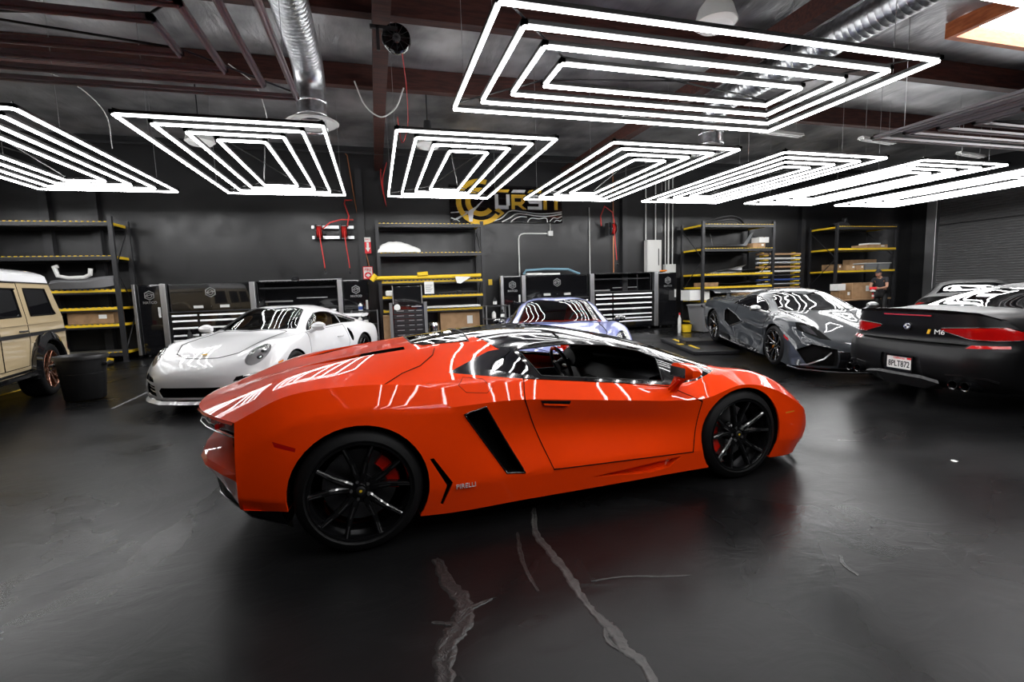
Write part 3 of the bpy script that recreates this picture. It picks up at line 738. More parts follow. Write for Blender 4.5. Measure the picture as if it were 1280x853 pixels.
def rear_engine_coupe(pos,rz,paint,seat,label,wing='low',hump=0.0,wheelmat='rim_black',mirror=None):
    car=empty('sports_coupe',pos,rz,label,'car')
    h=hump
    cage=[
    [(-1.07,0,.55),(-1.0,0,.76),(-.65,0,.95),(-.15,0,1.125),(.45,0,1.255),(1.0,0,1.300),(1.38,0,1.275),(1.75,0,1.13),(2.10,0,.955),(2.5,0,.885),(2.88,0,.80),(3.16,0,.69),(3.33,0,.59),(3.42,0,.47),(3.44,0,.33),(3.43,0,.19)],
    [(-1.05,.40,.55),(-.98,.40,.76),(-.63,.42,.94),(-.15,.43,1.09),(.45,.45,1.215),(1.0,.46,1.262),(1.36,.46,1.238),(1.70,.48,1.105),(2.03,.52,.945),(2.46,.50,.875),(2.86,.46,.795),(3.13,.44,.69),(3.30,.43,.59),(3.39,.42,.47),(3.41,.42,.33),(3.40,.42,.19)],
    [(-.98,.66,.56),(-.90,.68,.78),(-.55,.66,.91),(-.15,.61,1.02),(.45,.565,1.145),(1.0,.56,1.205),(1.32,.57,1.19),(1.60,.61,1.075),(1.93,.665,.935),(2.42,.70,.888+h),(2.80,.70,.845+h),(3.05,.69,.74+h*.6),(3.18,.68,.60),(3.26,.66,.48),(3.29,.66,.34),(3.28,.66,.20)],
    [(-.88,.84,.58),(-.80,.87,.76),(-.45,.885,.855),(.0,.87,.88),(.5,.80,.91),(1.0,.77,.925),(1.3,.77,.92),(1.6,.79,.91),(1.92,.80,.895),(2.40,.82,.85+h*.8),(2.74,.825,.81+h*.8),(2.97,.81,.70+h*.3),(3.10,.79,.575),(3.17,.77,.47),(3.20,.77,.34),(3.19,.77,.21)],
    [(-.84,.88,.50),(-.76,.92,.62),(-.42,.945,.69),(0,.95,.715),(.5,.91,.67),(1.0,.885,.65),(1.3,.885,.65),(1.6,.885,.65),(1.92,.888,.66),(2.42,.905,.70),(2.74,.905,.67),(2.96,.89,.59),(3.08,.86,.50),(3.14,.83,.42),(3.16,.83,.33),(3.15,.83,.20)],
    [(-.82,.88,.42),(-.75,.92,.45),(-.42,.945,.46),(0,.95,.46),(.5,.92,.44),(1.0,.89,.42),(1.3,.888,.42),(1.6,.888,.42),(1.92,.89,.42),(2.42,.905,.44),(2.72,.90,.43),(2.92,.89,.42),(3.03,.87,.38),(3.09,.85,.34),(3.11,.85,.28),(3.11,.85,.19)],
    [(-.80,.86,.33),(-.74,.90,.28),(-.42,.93,.24),(0,.93,.2),(.5,.91,.19),(1.0,.885,.18),(1.3,.885,.18),(1.6,.885,.18),(1.92,.885,.18),(2.42,.895,.18),(2.70,.89,.18),(2.90,.88,.17),(3.0,.87,.17),(3.05,.86,.165),(3.08,.855,.165),(3.09,.85,.165)],
    [(-.78,.45,.32),(-.74,.45,.25),(-.42,.45,.18),(0,.45,.15),(.5,.45,.14),(1.0,.45,.14),(1.3,.45,.14),(1.6,.45,.14),(1.92,.45,.14),(2.42,.45,.14),(2.70,.45,.14),(2.90,.45,.14),(3.0,.45,.14),(3.1,.45,.14),(3.2,.45,.14),(3.25,.45,.14)]]
    S=Shell(loft(cage,5,5,sharp_lines=(6,),cap1=False))
    side=lambda c,n: abs(c.y)>.72; top=lambda c,n:n.z>.2
    w1=S.cut('well',circ(0,.35,.375,32),'y',lambda c,n: abs(c.y)>.62 and c.z<.78)
    w2=S.cut('well',circ(2.45,.345,.360,32),'y',lambda c,n: abs(c.y)>.62 and c.z<.78)
    up=lambda c,n: abs(c.y)>.5 and c.z>.86
    dg=S.cut('door_window',[(.66,.955),(.60,1.12),(.80,1.165),(1.05,1.178),(1.30,1.165),(1.53,1.07),(1.84,.925)],'y',up)
    qg=S.cut('quarter_window',[(.62,.955),(.56,1.115),(.35,1.08),(-.02,.97),(.10,.94)],'y',up)
    ws=S.cut('windscreen',[(1.37,0),(1.37,.36),(1.34,.47),(1.90,.62),(2.03,.45),(2.09,0)],'z',lambda c,n:n.z>.2 and c.z>.9)
    rg=S.cut('rear_window',[(-.35,0),(-.33,.42),(.35,.44),(.42,0)],'z',top)
    hd=S.cut('bonnet',[(2.13,0),(2.05,.56),(2.80,.55),(3.04,.44),(3.16,.22),(3.185,0)],'z',top)
    hl=S.cut('headlight',ell(.705,.705+h*.7,.098,.125,24,-.35),'x',lambda c,n: c.x>2.55)
    ci=S.cut('centre_intake',[(0,.215),(0,.345),(.40,.345),(.45,.30),(.40,.215)],'x',lambda c,n: c.x>3.0)
    si=S.cut('side_intake',[(.50,.22),(.52,.36),(.78,.40),(.80,.24)],'x',lambda c,n: c.x>2.9)
    dl=S.cut('running_light',[(.54,.405),(.57,.46),(.80,.50),(.83,.44),(.80,.42)],'x',lambda c,n: c.x>2.9)
    dr=S.cut('door',[(.60,.92),(.60,.60),(.82,.24),(1.86,.24),(2.0,.55),(1.93,.90)],'y',side)
    it=S.cut('flank_intake',ell(.66,.735,.042,.105,16,-.12),'y',side,only=(0,dr)) if 0 else S.cut('flank_intake',ell(.49,.73,.058,.125,16,-.12),'y',side)
    tl=S.cut('tail_light',[(.35,.70),(.40,.76),(.88,.78),(.90,.72),(.80,.68)],'x',lambda c,n: c.x<-.4)
    mk=S.cut('side_marker',[(2.80,.60),(2.92,.585),(2.91,.56),(2.80,.575)],'y',side)
    S.part(0,'body_shell',paint,car,.01)
    for w in (w1,w2): S.pocket(w,'wheel_well','void',car,inw(.35))
    S.part(dg,'door_window','glass',car); S.seam(dg,'window_seal','black',car,.007)
    S.part(qg,'quarter_window','glass',car); S.seam(qg,'window_seal','black',car,.007)
    S.part(ws,'windscreen','glass',car); S.seam(ws,'window_seal','black',car,.009)
    S.part(rg,'rear_window','dark_glass',car)
    b=S.part(hd,'bonnet',paint,car,.008); S.seam(hd,'panel_gap','void',b,.006)
    d=S.part(dr,'door',paint,car,.008); S.seam(dr,'panel_gap','void',d,.003)
    hp=S.pocket(hl,'headlight','head_grey',car,lambda v:Vector((-.07,-.02 if v.y>0 else .02,0)))
    for k,(V,F,B) in enumerate(S.split(hl)):
        c=sum(V,Vector((0,0,0)))/len(V); sg=1 if c.y>0 else -1; pr=hp[k]
        put('lens_cover',S.mesh(hl,'lens_cover','clear',0,0,data=(V,F,B)),pr)
        for dx,dy,dz,r in ((-.01,-.012,-.045,.040),(-.06,.02,.04,.036)):
            l=MB(); l.lathe([(0,.02),(r*.5,.018),(r*.86,.0),(r,-.02),(r*1.05,-.03)],c=(c.x+dx-.01,c.y+sg*dy,c.z+dz),axis='x',n=16); l.build('projector_lens','chrome',pr)
            l=MB(); l.lathe([(0,.030),(r*.4,.027),(r*.62,.015)],c=(c.x+dx-.01,c.y+sg*dy,c.z+dz),axis='x',n=16); l.build('lens','dark_glass',pr)
        l=MB(); 
    S.pocket(ci,'centre_intake','void',car,(-.10,0,0)); ip=S.pocket(si,'side_intake','void',car,(-.10,0,0))
    for sg in (-1,1):
        l=MB()
        for k in range(3):
            z=.27+.045*k; l.tube([(3.34,sg*.52,z),(3.25,sg*.66,z+.008),(3.15,sg*.78,z+.016)],.007,5)
        l.build('intake_slats','alu',car)
    S.part(dl,'running_light','chrome' if 0 else 'dark_glass',car)
    S.pocket(it,'flank_intake','void',car,inw(.06)); S.part(tl,'tail_light','red_lens',car); S.part(mk,'side_marker','amber',car)
    S.bm.free()
    for s in (-1,1):
        mirror_pod(car,1.80,.86,.975,mirror or paint,s,*((.20,.13,.07) if not mirror else (.15,.09,.045)))
        m=MB(); m.tube([(.84,s*.900,.735),(.90,s*.925,.74),(1.0,s*.925,.742),(1.06,s*.900,.742)],.012,6); m.build('door_handle',paint,car)
    # front lip, spoiler, badge
    m=MB(); m.grid([[(3.10,-.86,.19),(3.20,-.77,.18),(3.30,-.64,.175),(3.42,-.40,.17),(3.45,0,.17),(3.42,.40,.17),(3.30,.64,.175),(3.20,.77,.18),(3.10,.86,.19)],[(3.14,-.87,.15),(3.24,-.78,.14),(3.34,-.65,.14),(3.46,-.41,.135),(3.49,0,.135),(3.46,.41,.135),(3.34,.65,.14),(3.24,.78,.14),(3.14,.87,.15)],[(3.0,-.84,.13),(3.1,-.7,.12),(3.2,-.6,.12),(3.3,-.4,.12),(3.3,0,.12),(3.3,.4,.12),(3.2,.6,.12),(3.1,.7,.12),(3.0,.84,.13)]]); m.build('front_lip',paint,car)
    m=MB(); m.lathe([(.0,.008),(.028,.006),(.034,0)],c=(3.10,0,.725),axis='z',n=14,sx=1.2); bd=m.build('bonnet_badge','yellowc',car)
    m=MB(); 
    if wing=='low':
        rows=[[(x,y,z) for y in (-.66,-.6,-.3,0,.3,.6,.66)] for x,z in ((-.60,1.01),(-.70,1.055),(-.90,1.06),(-.98,1.03),(-.90,.995),(-.66,.985),(-.60,1.01))]
        m.grid(rows); m.add(rows[0],[]); 
        for s in (-1,1): m.prism([(-.60,1.01),(-.70,1.055),(-.90,1.06),(-.98,1.03),(-.90,.995),(-.66,.985)],'y',*sorted((s*.64,s*.67)))
        m.build('rear_spoiler',paint,car); m=MB()
        for s in (-1,1): m.box(-.85,-.70,s*.4-.04,s*.4+.04,.86,1.0)
        m.build('spoiler_support','black',car)
    else:
        m.box(-1.02,-.72,-.72,.72,1.165,1.19,b=.01)
        for s in (-1,1): m.box(-1.05,-.70,*sorted((s*.72,s*.735)),1.10,1.22); m.tube([(-.82,s*.5,1.17),(-.76,s*.5,.88)],.014,6)
        m.build('rear_wing','gloss_black',car)
    interior(car,.92,1.42,seat,.90,top=.82,nose=2.28,seat_x=.75,rear=.2,halfw=.70,seat_h=1.17,wheel_acc='black',floor=.25)
    if seat=='redleather':
        d=MB(); d.grid([[(1.60,y,.955),(1.80,y,.975),(2.0,y,.955)] for y in [-.60+.1*i for i in range(13)]]); d.build('dash_top','redleather',car)
        for s in (-1,1):
            d=MB(); d.box(.5,1.7,*sorted((s*.66,s*.70)),.70,.93,b=.02); d.build('door_card','redleather',car)
    wr=wheel_meshes('pr',.350,.262,.30,5,wheelmat,sw=.013); wf=wheel_meshes('pf',.342,.258,.25,5,wheelmat,sw=.013)
    for s in (-1,1): add_wheel(car,wr,0,s*.93,.35,s); add_wheel(car,wf,2.45,s*.90,.342,s)
    return car

def grey_supercar(pos,rz,ry):
    car=empty('mid_engine_supercar',pos,rz,'dark grey low supercar with orange brake calipers, facing out from the right-hand racks','car',ry=ry)
    cage=[
    [(-.86,0,.60),(-.82,0,.92),(-.55,0,.97),(-.1,0,1.01),(.4,0,1.09),(.9,0,1.17),(1.25,0,1.195),(1.6,0,1.155),(1.95,0,1.02),(2.32,0,.865),(2.65,0,.79),(3.0,0,.69),(3.3,0,.57),(3.58,0,.44),(3.68,0,.34),(3.70,0,.24),(3.66,0,.12)],
    [(-.85,.40,.60),(-.81,.42,.92),(-.55,.42,.96),(-.1,.42,.98),(.4,.42,1.04),(.9,.45,1.115),(1.25,.46,1.14),(1.58,.47,1.11),(1.90,.49,.995),(2.25,.53,.86),(2.62,.48,.775),(2.98,.46,.68),(3.27,.44,.57),(3.53,.42,.45),(3.62,.42,.34),(3.64,.42,.24),(3.62,.42,.12)],
    [(-.80,.70,.60),(-.77,.72,.90),(-.5,.72,.925),(-.1,.70,.93),(.38,.62,.965),(.9,.56,1.07),(1.22,.555,1.095),(1.5,.57,1.075),(1.8,.61,.985),(2.15,.66,.865),(2.6,.74,.83),(2.95,.74,.75),(3.2,.70,.60),(3.42,.66,.46),(3.5,.66,.34),(3.52,.66,.24),(3.52,.66,.12)],
    [(-.72,.86,.60),(-.70,.87,.84),(-.45,.90,.88),(-.05,.905,.90),(.42,.87,.87),(.9,.83,.85),(1.22,.82,.83),(1.5,.82,.81),(1.8,.82,.79),(2.15,.825,.775),(2.58,.86,.80),(2.92,.86,.72),(3.14,.83,.58),(3.30,.80,.46),(3.36,.79,.34),(3.40,.79,.24),(3.42,.80,.12)],
    [(-.68,.92,.58),(-.66,.93,.70),(-.42,.955,.74),(0,.965,.745),(.42,.95,.72),(.9,.90,.70),(1.22,.88,.68),(1.5,.87,.66),(1.8,.87,.64),(2.15,.89,.64),(2.60,.945,.72),(2.90,.94,.64),(3.08,.92,.52),(3.20,.89,.42),(3.26,.88,.32),(3.28,.88,.24),(3.32,.89,.12)],
    [(-.66,.92,.45),(-.64,.93,.48),(-.42,.96,.48),(0,.97,.48),(.42,.97,.46),(.9,.94,.44),(1.22,.90,.43),(1.5,.88,.42),(1.8,.885,.41),(2.15,.91,.41),(2.60,.95,.42),(2.90,.95,.40),(3.06,.94,.36),(3.15,.93,.32),(3.18,.93,.26),(3.2,.93,.2),(3.22,.94,.11)],
    [(-.64,.88,.34),(-.62,.90,.28),(-.42,.93,.22),(0,.95,.18),(.42,.96,.15),(.9,.965,.14),(1.22,.965,.135),(1.5,.965,.13),(1.8,.965,.13),(2.15,.965,.125),(2.60,.95,.12),(2.90,.95,.115),(3.04,.95,.11),(3.1,.95,.105),(3.13,.95,.10),(3.15,.95,.10),(3.18,.95,.095)],
    [(-.6,.45,.30),(-.6,.45,.24),(-.42,.45,.16),(0,.45,.12),(.42,.45,.11),(.9,.45,.11),(1.22,.45,.11),(1.5,.45,.11),(1.8,.45,.11),(2.15,.45,.11),(2.60,.45,.10),(2.90,.45,.09),(3.2,.45,.08),(3.3,.45,.08),(3.4,.45,.08),(3.45,.45,.08),(3.5,.45,.08)]]
    S=Shell(loft(cage,5,5,sharp_lines=(3,6),cap1=False))
    side=lambda c,n: abs(c.y)>.75; up=lambda c,n: abs(c.y)>.5 and c.z>.80
    w1=S.cut('w',circ(0,.35,.375,32),'y',lambda c,n: abs(c.y)>.62 and c.z<.80); w2=S.cut('w',circ(2.67,.335,.358,32),'y',lambda c,n: abs(c.y)>.62 and c.z<.78)
    dg=S.cut('dw',[(.72,.89),(.90,1.03),(1.2,1.065),(1.48,1.05),(1.75,.975),(2.12,.82)],'y',up)
    ws=S.cut('ws',[(1.62,0),(1.60,.38),(1.55,.48),(2.18,.63),(2.27,.50),(2.34,0)],'z',lambda c,n:n.z>.2)
    it=S.cut('flank',[(.55,.74),(.62,.78),(1.05,.68),(1.30,.58),(.85,.44),(.62,.52)],'y',side)
    sg_=S.cut('sill',[(-.2,.17),(.5,.30),(2.2,.16),(2.25,.10),(.5,.10)],'y',side)
    hl=S.cut('head',[(3.02,.50),(2.96,.76),(3.08,.80),(3.36,.60),(3.42,.46)],'z',lambda c,n:c.x>2.8 and c.z>.42)
    lf=S.cut('lower_front',[(0,.13),(0,.35),(.44,.37),(.46,.13)],'x',lambda c,n:c.x>3.2)
    ln=S.cut('lens',[(3.06,.60),(3.04,.74),(3.16,.72),(3.30,.58)],'z',lambda c,n:c.x>2.8 and c.z>.42,only=hl)
    ck=S.cut('cheek',[(.48,.15),(.46,.40),(.72,.46),(.88,.36),(.80,.15)],'x',lambda c,n:c.x>3.05)
    mkr=S.cut('mk',[(2.99,.56),(3.10,.50),(3.09,.475),(2.99,.53)],'y',side)
    dr=S.cut('door',[(.95,.86),(1.0,.45),(1.15,.20),(2.15,.17),(2.24,.50),(2.2,.80)],'y',side)
    S.part(0,'body_shell','grey_paint',car,.01)
    for w in (w1,w2): S.pocket(w,'wheel_well','void',car,inw(.35))
    S.part(dg,'door_window','dark_glass',car); S.seam(dg,'window_seal','gloss_black',car,.012)
    S.part(ws,'windscreen','dark_glass',car); S.seam(ws,'window_seal','black',car,.008)
    S.pocket(it,'flank_intake','void',car,inw(.10)); S.seam(it,'intake_edge','grey_paint',car,.012)
    S.part(sg_,'sill_blade','gloss_black',car); S.part(hl,'headlight','void',car); S.part(ln,'headlight_lens','chrome',car)
    S.part(lf,'lower_front','gloss_black',car); S.pocket(ck,'cheek_intake','void',car,(-.08,0,0)); S.part(mkr,'side_marker','red_lens',car)
    d=S.part(dr,'door','grey_paint',car,.006); S.seam(dr,'panel_gap','void',d,.003)
    S.bm.free()
    # front splitter with turned-up ends
    m=MB(); pts=[(3.18,-.97,.10),(3.36,-.90,.085),(3.58,-.62,.08),(3.72,-.30,.08),(3.74,0,.08),(3.72,.30,.08),(3.58,.62,.08),(3.36,.90,.085),(3.18,.97,.10)]
    m.grid([[(x-.25,y*.95,z+.01) for x,y,z in pts],pts,[(x,y,z-.02) for x,y,z in pts],[(x-.25,y*.95,z-.02) for x,y,z in pts]],sm=False); m.build('front_splitter','gloss_black',car)
    m=MB(); m.tube([(x+.004,y,z) for x,y,z in pts],.008,5); m.build('splitter_edge','alu',car)
    for s in (-1,1):
        m=MB(); m.tube([(3.50,s*.50,.34),(3.54,s*.62,.26),(3.44,s*.80,.16),(3.2,s*.93,.12)],.012,5); m.build('cheek_blade','alu',car)
        m=MB(); m.tube([(2.2,s*.93,.14),(1.2,s*.97,.15),(.5,s*.97,.17),(.45,s*.975,.2)],.008,5); m.build('sill_edge','alu',car)
        mirror_pod(car,2.08,.93,.90,'alu',s,.17,.12,.055,arm=(.18,-.12))
        # flying buttress behind the window
        m=MB(); m.add([(.30,s*.60,.97),(.92,s*.565,1.07),(.85,s*.70,.93),(.30,s*.80,.90)],[(0,1,2,3)],0,False); m.build('buttress','grey_paint',car)
    m=MB(); rows=[[(x,y,z+.02*abs(y)) for y in (-.72,-.5,0,.5,.72)] for x,z in ((-.60,1.01),(-.72,1.055),(-.88,1.07),(-.92,1.06),(-.86,1.04),(-.68,1.03),(-.60,1.01))]; m.grid(rows)
    for s in (-1,1): m.box(-.85,-.65,s*.35-.012,s*.35+.012,.90,1.05)
    m.build('rear_wing','grey_paint',car)
    wr=wheel_meshes('mr',.350,.272,.30,5,'rim_black',cal='orange_cal',sw=.013); wf=wheel_meshes('mf',.332,.256,.24,5,'rim_black',cal='orange_cal',sw=.013)
    for s in (-1,1):
        add_wheel(car,wr,0,s*.945,.35,s,cal_ang=0); add_wheel(car,wf,2.67,s*.945,.332,s,cal_ang=(0 if s>0 else 0))
    m=MB(); m.box(1.3,1.55,.2,.48,.7,1.0,b=.05) ; 
    return car

def black_coupe(pos,rz,label,detail=True,name='black_coupe'):
    car=empty(name,pos,rz,label,'car')
    cage=[
    [(-1.00,0,.24),(-1.08,0,.33),(-1.13,0,.60),(-1.09,0,.70),(-1.03,0,.74),(-1.04,0,.90),(-1.05,0,1.06),(-.80,0,1.075),(-.50,0,1.10),(.45,0,1.295),(1.10,0,1.350),(1.55,0,1.33),(2.35,0,1.01),(2.9,0,.95),(3.6,0,.74),(3.75,0,.4),(3.72,0,.22)],
    [(-.98,.45,.24),(-1.06,.45,.33),(-1.10,.46,.60),(-1.06,.46,.70),(-1.00,.46,.74),(-1.01,.45,.90),(-1.02,.45,1.055),(-.79,.45,1.068),(-.48,.46,1.09),(.47,.46,1.265),(1.10,.46,1.32),(1.52,.46,1.30),(2.27,.5,1.005),(2.88,.46,.945),(3.55,.44,.74),(3.70,.44,.4),(3.68,.44,.22)],
    [(-.92,.68,.24),(-1.00,.70,.33),(-1.04,.72,.60),(-1.00,.72,.70),(-.95,.73,.74),(-.955,.72,.90),(-.95,.70,1.04),(-.74,.70,1.055),(-.40,.67,1.065),(.52,.60,1.205),(1.10,.565,1.285),(1.46,.57,1.265),(2.18,.66,.99),(2.83,.72,.94),(3.45,.68,.72),(3.6,.64,.4),(3.6,.64,.22)],
    [(-.82,.80,.24),(-.90,.84,.33),(-.93,.87,.60),(-.89,.875,.69),(-.85,.87,.73),(-.83,.86,.88),(-.81,.83,.975),(-.62,.825,.985),(-.3,.82,1.0),(.4,.80,.99),(1.0,.79,.97),(1.4,.79,.96),(2.1,.80,.93),(2.78,.83,.88),(3.3,.80,.70),(3.45,.76,.4),(3.45,.76,.22)],
    [(-.72,.86,.24),(-.80,.90,.33),(-.83,.925,.60),(-.79,.93,.67),(-.76,.93,.71),(-.74,.925,.80),(-.72,.92,.86),(-.55,.93,.87),(-.2,.935,.87),(.4,.925,.80),(1.0,.915,.77),(1.4,.91,.76),(2.1,.915,.77),(2.75,.935,.78),(3.2,.89,.62),(3.35,.85,.38),(3.35,.85,.22)],
    [(-.66,.88,.24),(-.72,.91,.31),(-.74,.93,.48),(-.72,.93,.50),(-.70,.93,.51),(-.66,.93,.52),(-.6,.93,.53),(-.5,.935,.53),(-.2,.94,.53),(.4,.93,.50),(1.0,.92,.48),(1.4,.915,.47),(2.1,.92,.46),(2.75,.935,.47),(3.1,.91,.42),(3.25,.87,.34),(3.28,.87,.22)],
    [(-.6,.88,.23),(-.62,.90,.24),(-.62,.91,.25),(-.60,.91,.25),(-.58,.91,.25),(-.56,.91,.25),(-.5,.91,.25),(-.42,.91,.24),(-.2,.91,.22),(.4,.91,.2),(1.0,.905,.2),(1.4,.905,.2),(2.1,.905,.2),(2.75,.905,.2),(3.0,.90,.2),(3.2,.88,.2),(3.22,.88,.19)],
    [(-.6,.5,.22),(-.6,.5,.22),(-.6,.5,.22),(-.6,.5,.22),(-.58,.5,.22),(-.56,.5,.22),(-.5,.5,.22),(-.42,.5,.2),(-.2,.5,.18),(.4,.5,.17),(1.0,.5,.17),(1.4,.5,.17),(2.1,.5,.17),(2.75,.5,.17),(3.0,.5,.17),(3.2,.5,.17),(3.3,.5,.17)]]
    S=Shell(loft(cage,5,5,sharp_lines=(6,),sharp_st=(3,6)))
    up=lambda c,n: abs(c.y)>.5 and c.z>.95; bk=lambda c,n:c.x<-.5
    w1=S.cut('w',circ(0,.36,.38,32),'y',lambda c,n: abs(c.y)>.62 and c.z<.82); w2=S.cut('w',circ(2.851,.35,.37,32),'y',lambda c,n: abs(c.y)>.62 and c.z<.82)
    dg=S.cut('sw',[(.15,1.03),(.50,1.165),(1.05,1.245),(1.42,1.225),(1.74,1.12),(2.08,.97),(1.0,1.0)],'y',up)
    rw=S.cut('rw',[(-.42,0),(-.40,.42),(-.32,.60),(.40,.50),(.42,0)],'z',lambda c,n:c.z>1.0)
    ws=S.cut('ws',[(1.58,0),(1.56,.46),(2.12,.60),(2.25,.45),(2.32,0)],'z',lambda c,n:c.z>1.0 or c.x>1.9)
    tl=S.cut('tl',[(.34,.872),(.36,.895),(.62,.915),(.84,.93),(.95,.86),(.95,.80),(.80,.785),(.60,.79)],'x',lambda c,n:c.x<-.58)
    rf=S.cut('rf',[(.62,.70),(.64,.732),(.88,.742),(.89,.715)],'x',lambda c,n:c.x<-.7)
    pr=S.cut('pr',[(.0,.34),(.0,.565),(.235,.565),(.26,.34)],'x',bk)
    gp=S.cut('gap',[(0,.735),(0,.715),(.60,.715),(.62,.735)],'x',bk)
    S.part(0,'body_shell','satin_black',car,.01)
    for w in (w1,w2): S.pocket(w,'wheel_well','void',car,inw(.35))
    S.part(dg,'side_window','dark_glass',car); S.part(rw,'rear_window','dark_glass',car); S.part(ws,'windscreen','dark_glass',car)
    t=S.part(tl,'tail_light','red_lens',car); S.seam(tl,'lamp_edge','gloss_black',t,.006); S.part(rf,'reflector','red_lens',car); S.pocket(gp,'boot_gap','void',car,(.03,0,0))
    S.pocket(pr,'plate_recess','bin',car,(.03,0,0))
    S.bm.free()
    if detail:
        # lip spoiler
        m=MB(); P=[(-.86,-.80,1.0),(-.98,-.68,1.06),(-1.06,-.42,1.082),(-1.085,0,1.09),(-1.06,.42,1.082),(-.98,.68,1.06),(-.86,.80,1.0)]
        m.grid([[(x+.13,y,z-.012) for x,y,z in P],[(x+.02,y,z+.012) for x,y,z in P],[(x-.01,y,z+.012) for x,y,z in P],[(x+.03,y,z-.03) for x,y,z in P]],sm=False); m.build('boot_spoiler','satin_black',car)
        m=MB(); m.box(-1.070,-1.062,-.28,.28,1.020,1.034); m.build('brake_light','red_lens',car)
        # number plate
        p=empty_part('number_plate',car,-1.125,.47)
        # roundel
        m=MB(); m.lathe([(0,-.014),(.030,-.014),(.030,-.010),(.041,-.012),(.043,-.004),(.043,0)],c=(-1.043,0,.895),axis='x',n=28); rd=m.build('roundel','chrome',car)
        for k in range(4):
            m=MB(); pts=[(0,0)]+[(.028*math.cos(a),.028*math.sin(a)) for a in [PI/2*k+PI/2*i/6 for i in range(7)]]
            m.prism([(q[0],q[1]+.895) for q in pts],'x',-1.059,-1.056); m.build('roundel_quarter','gloss_black' if k%2 else 'white',rd)
        text_obj('badge','M6',.075,'paper',car,(-1.058,-.37,.85),(PI/2,0,-PI/2),.002,1.2,0)
        m=MB(); m.prism([(-.265,.82),(-.245,.82),(-.265,.87),(-.285,.87)],'x',-1.058,-1.05) if 0 else m.prism([(-.262,.825),(-.235,.825),(-.25,.875),(-.277,.875)],'x',-1.062,-1.054); m.build('badge_stripes','yellowc',car)
        # diffuser and tail pipes
        m=MB(); m.grid([[(-1.10,-.42,.33),(-1.13,-.25,.36),(-1.13,.25,.36),(-1.10,.42,.33)],[(-1.12,-.45,.30),(-1.15,-.27,.33),(-1.15,.27,.33),(-1.12,.45,.30)],[(-1.0,-.40,.22),(-1.05,-.24,.20),(-1.05,.24,.20),(-1.0,.40,.22)]],sm=False); m.build('rear_diffuser','bin',car)
        for y in (-.70,-.58,.58,.70):
            m=MB(); m.lathe([(.036,.02),(.040,-.14),(.050,-.145),(.050,0),(.048,.08)],c=(-.97,y,.315),axis='x',n=20); m.lathe([(0,-.02),(.037,-.02)],c=(-.97,y,.315),axis='x',n=20,mi=1); m.build('tail_pipe',['rim_black','void'],car)
        for s in (-1,1):
            m=MB(); m.tube([(-1.08,s*.48,.405),(-1.06,s*.62,.42),(-.98,s*.80,.40),(-.92,s*.87,.37)],.012,5); m.build('bumper_crease','satin_black',car)
            mirror_pod(car,1.95,.90,1.02,'satin_black',s,.2,.14,.08)
        ri=MB(); ri.tube([(-.47,-.60,1.085),(.25,-.52,1.28)],.01,5) 
    wr=wheel_meshes('br',.345,.262,.28,5,'rim_black'); 
    for s in (-1,1): add_wheel(car,wr,0,s*.925,.345,s); add_wheel(car,wr,2.851,s*.925,.345,s)
    return car
def empty_part(name,car,x,z):
    m=MB(); m.box(x-.012,x-.002,-.153,.153,z-.077,z+.077,b=.006); p=m.build('number_plate','paper',car)
    m=MB()
    for y0,y1,z0,z1 in ((-.16,.16,z+.07,z+.088),(-.16,.16,z-.095,z-.07),(-.165,-.150,z-.09,z+.088),(.150,.165,z-.09,z+.088)): m.box(x-.018,x-.004,y0,y1,z0,z1)
    m.build('plate_frame','gloss_black',p)
    text_obj('plate_number','8PLT872',.098,'darkcloth',p,(x-.014,0,z-.018),(PI/2,0,-PI/2),.001,.74,.0012)
    text_obj('plate_state','California',.035,'redsign',p,(x-.014,0,z+.052),(PI/2,0,-PI/2),.001)
    m=MB(); m.box(x-.0145,x-.012,-.145,-.095,z+.045,z+.066); m.build('plate_sticker','redsign',p)
    return p

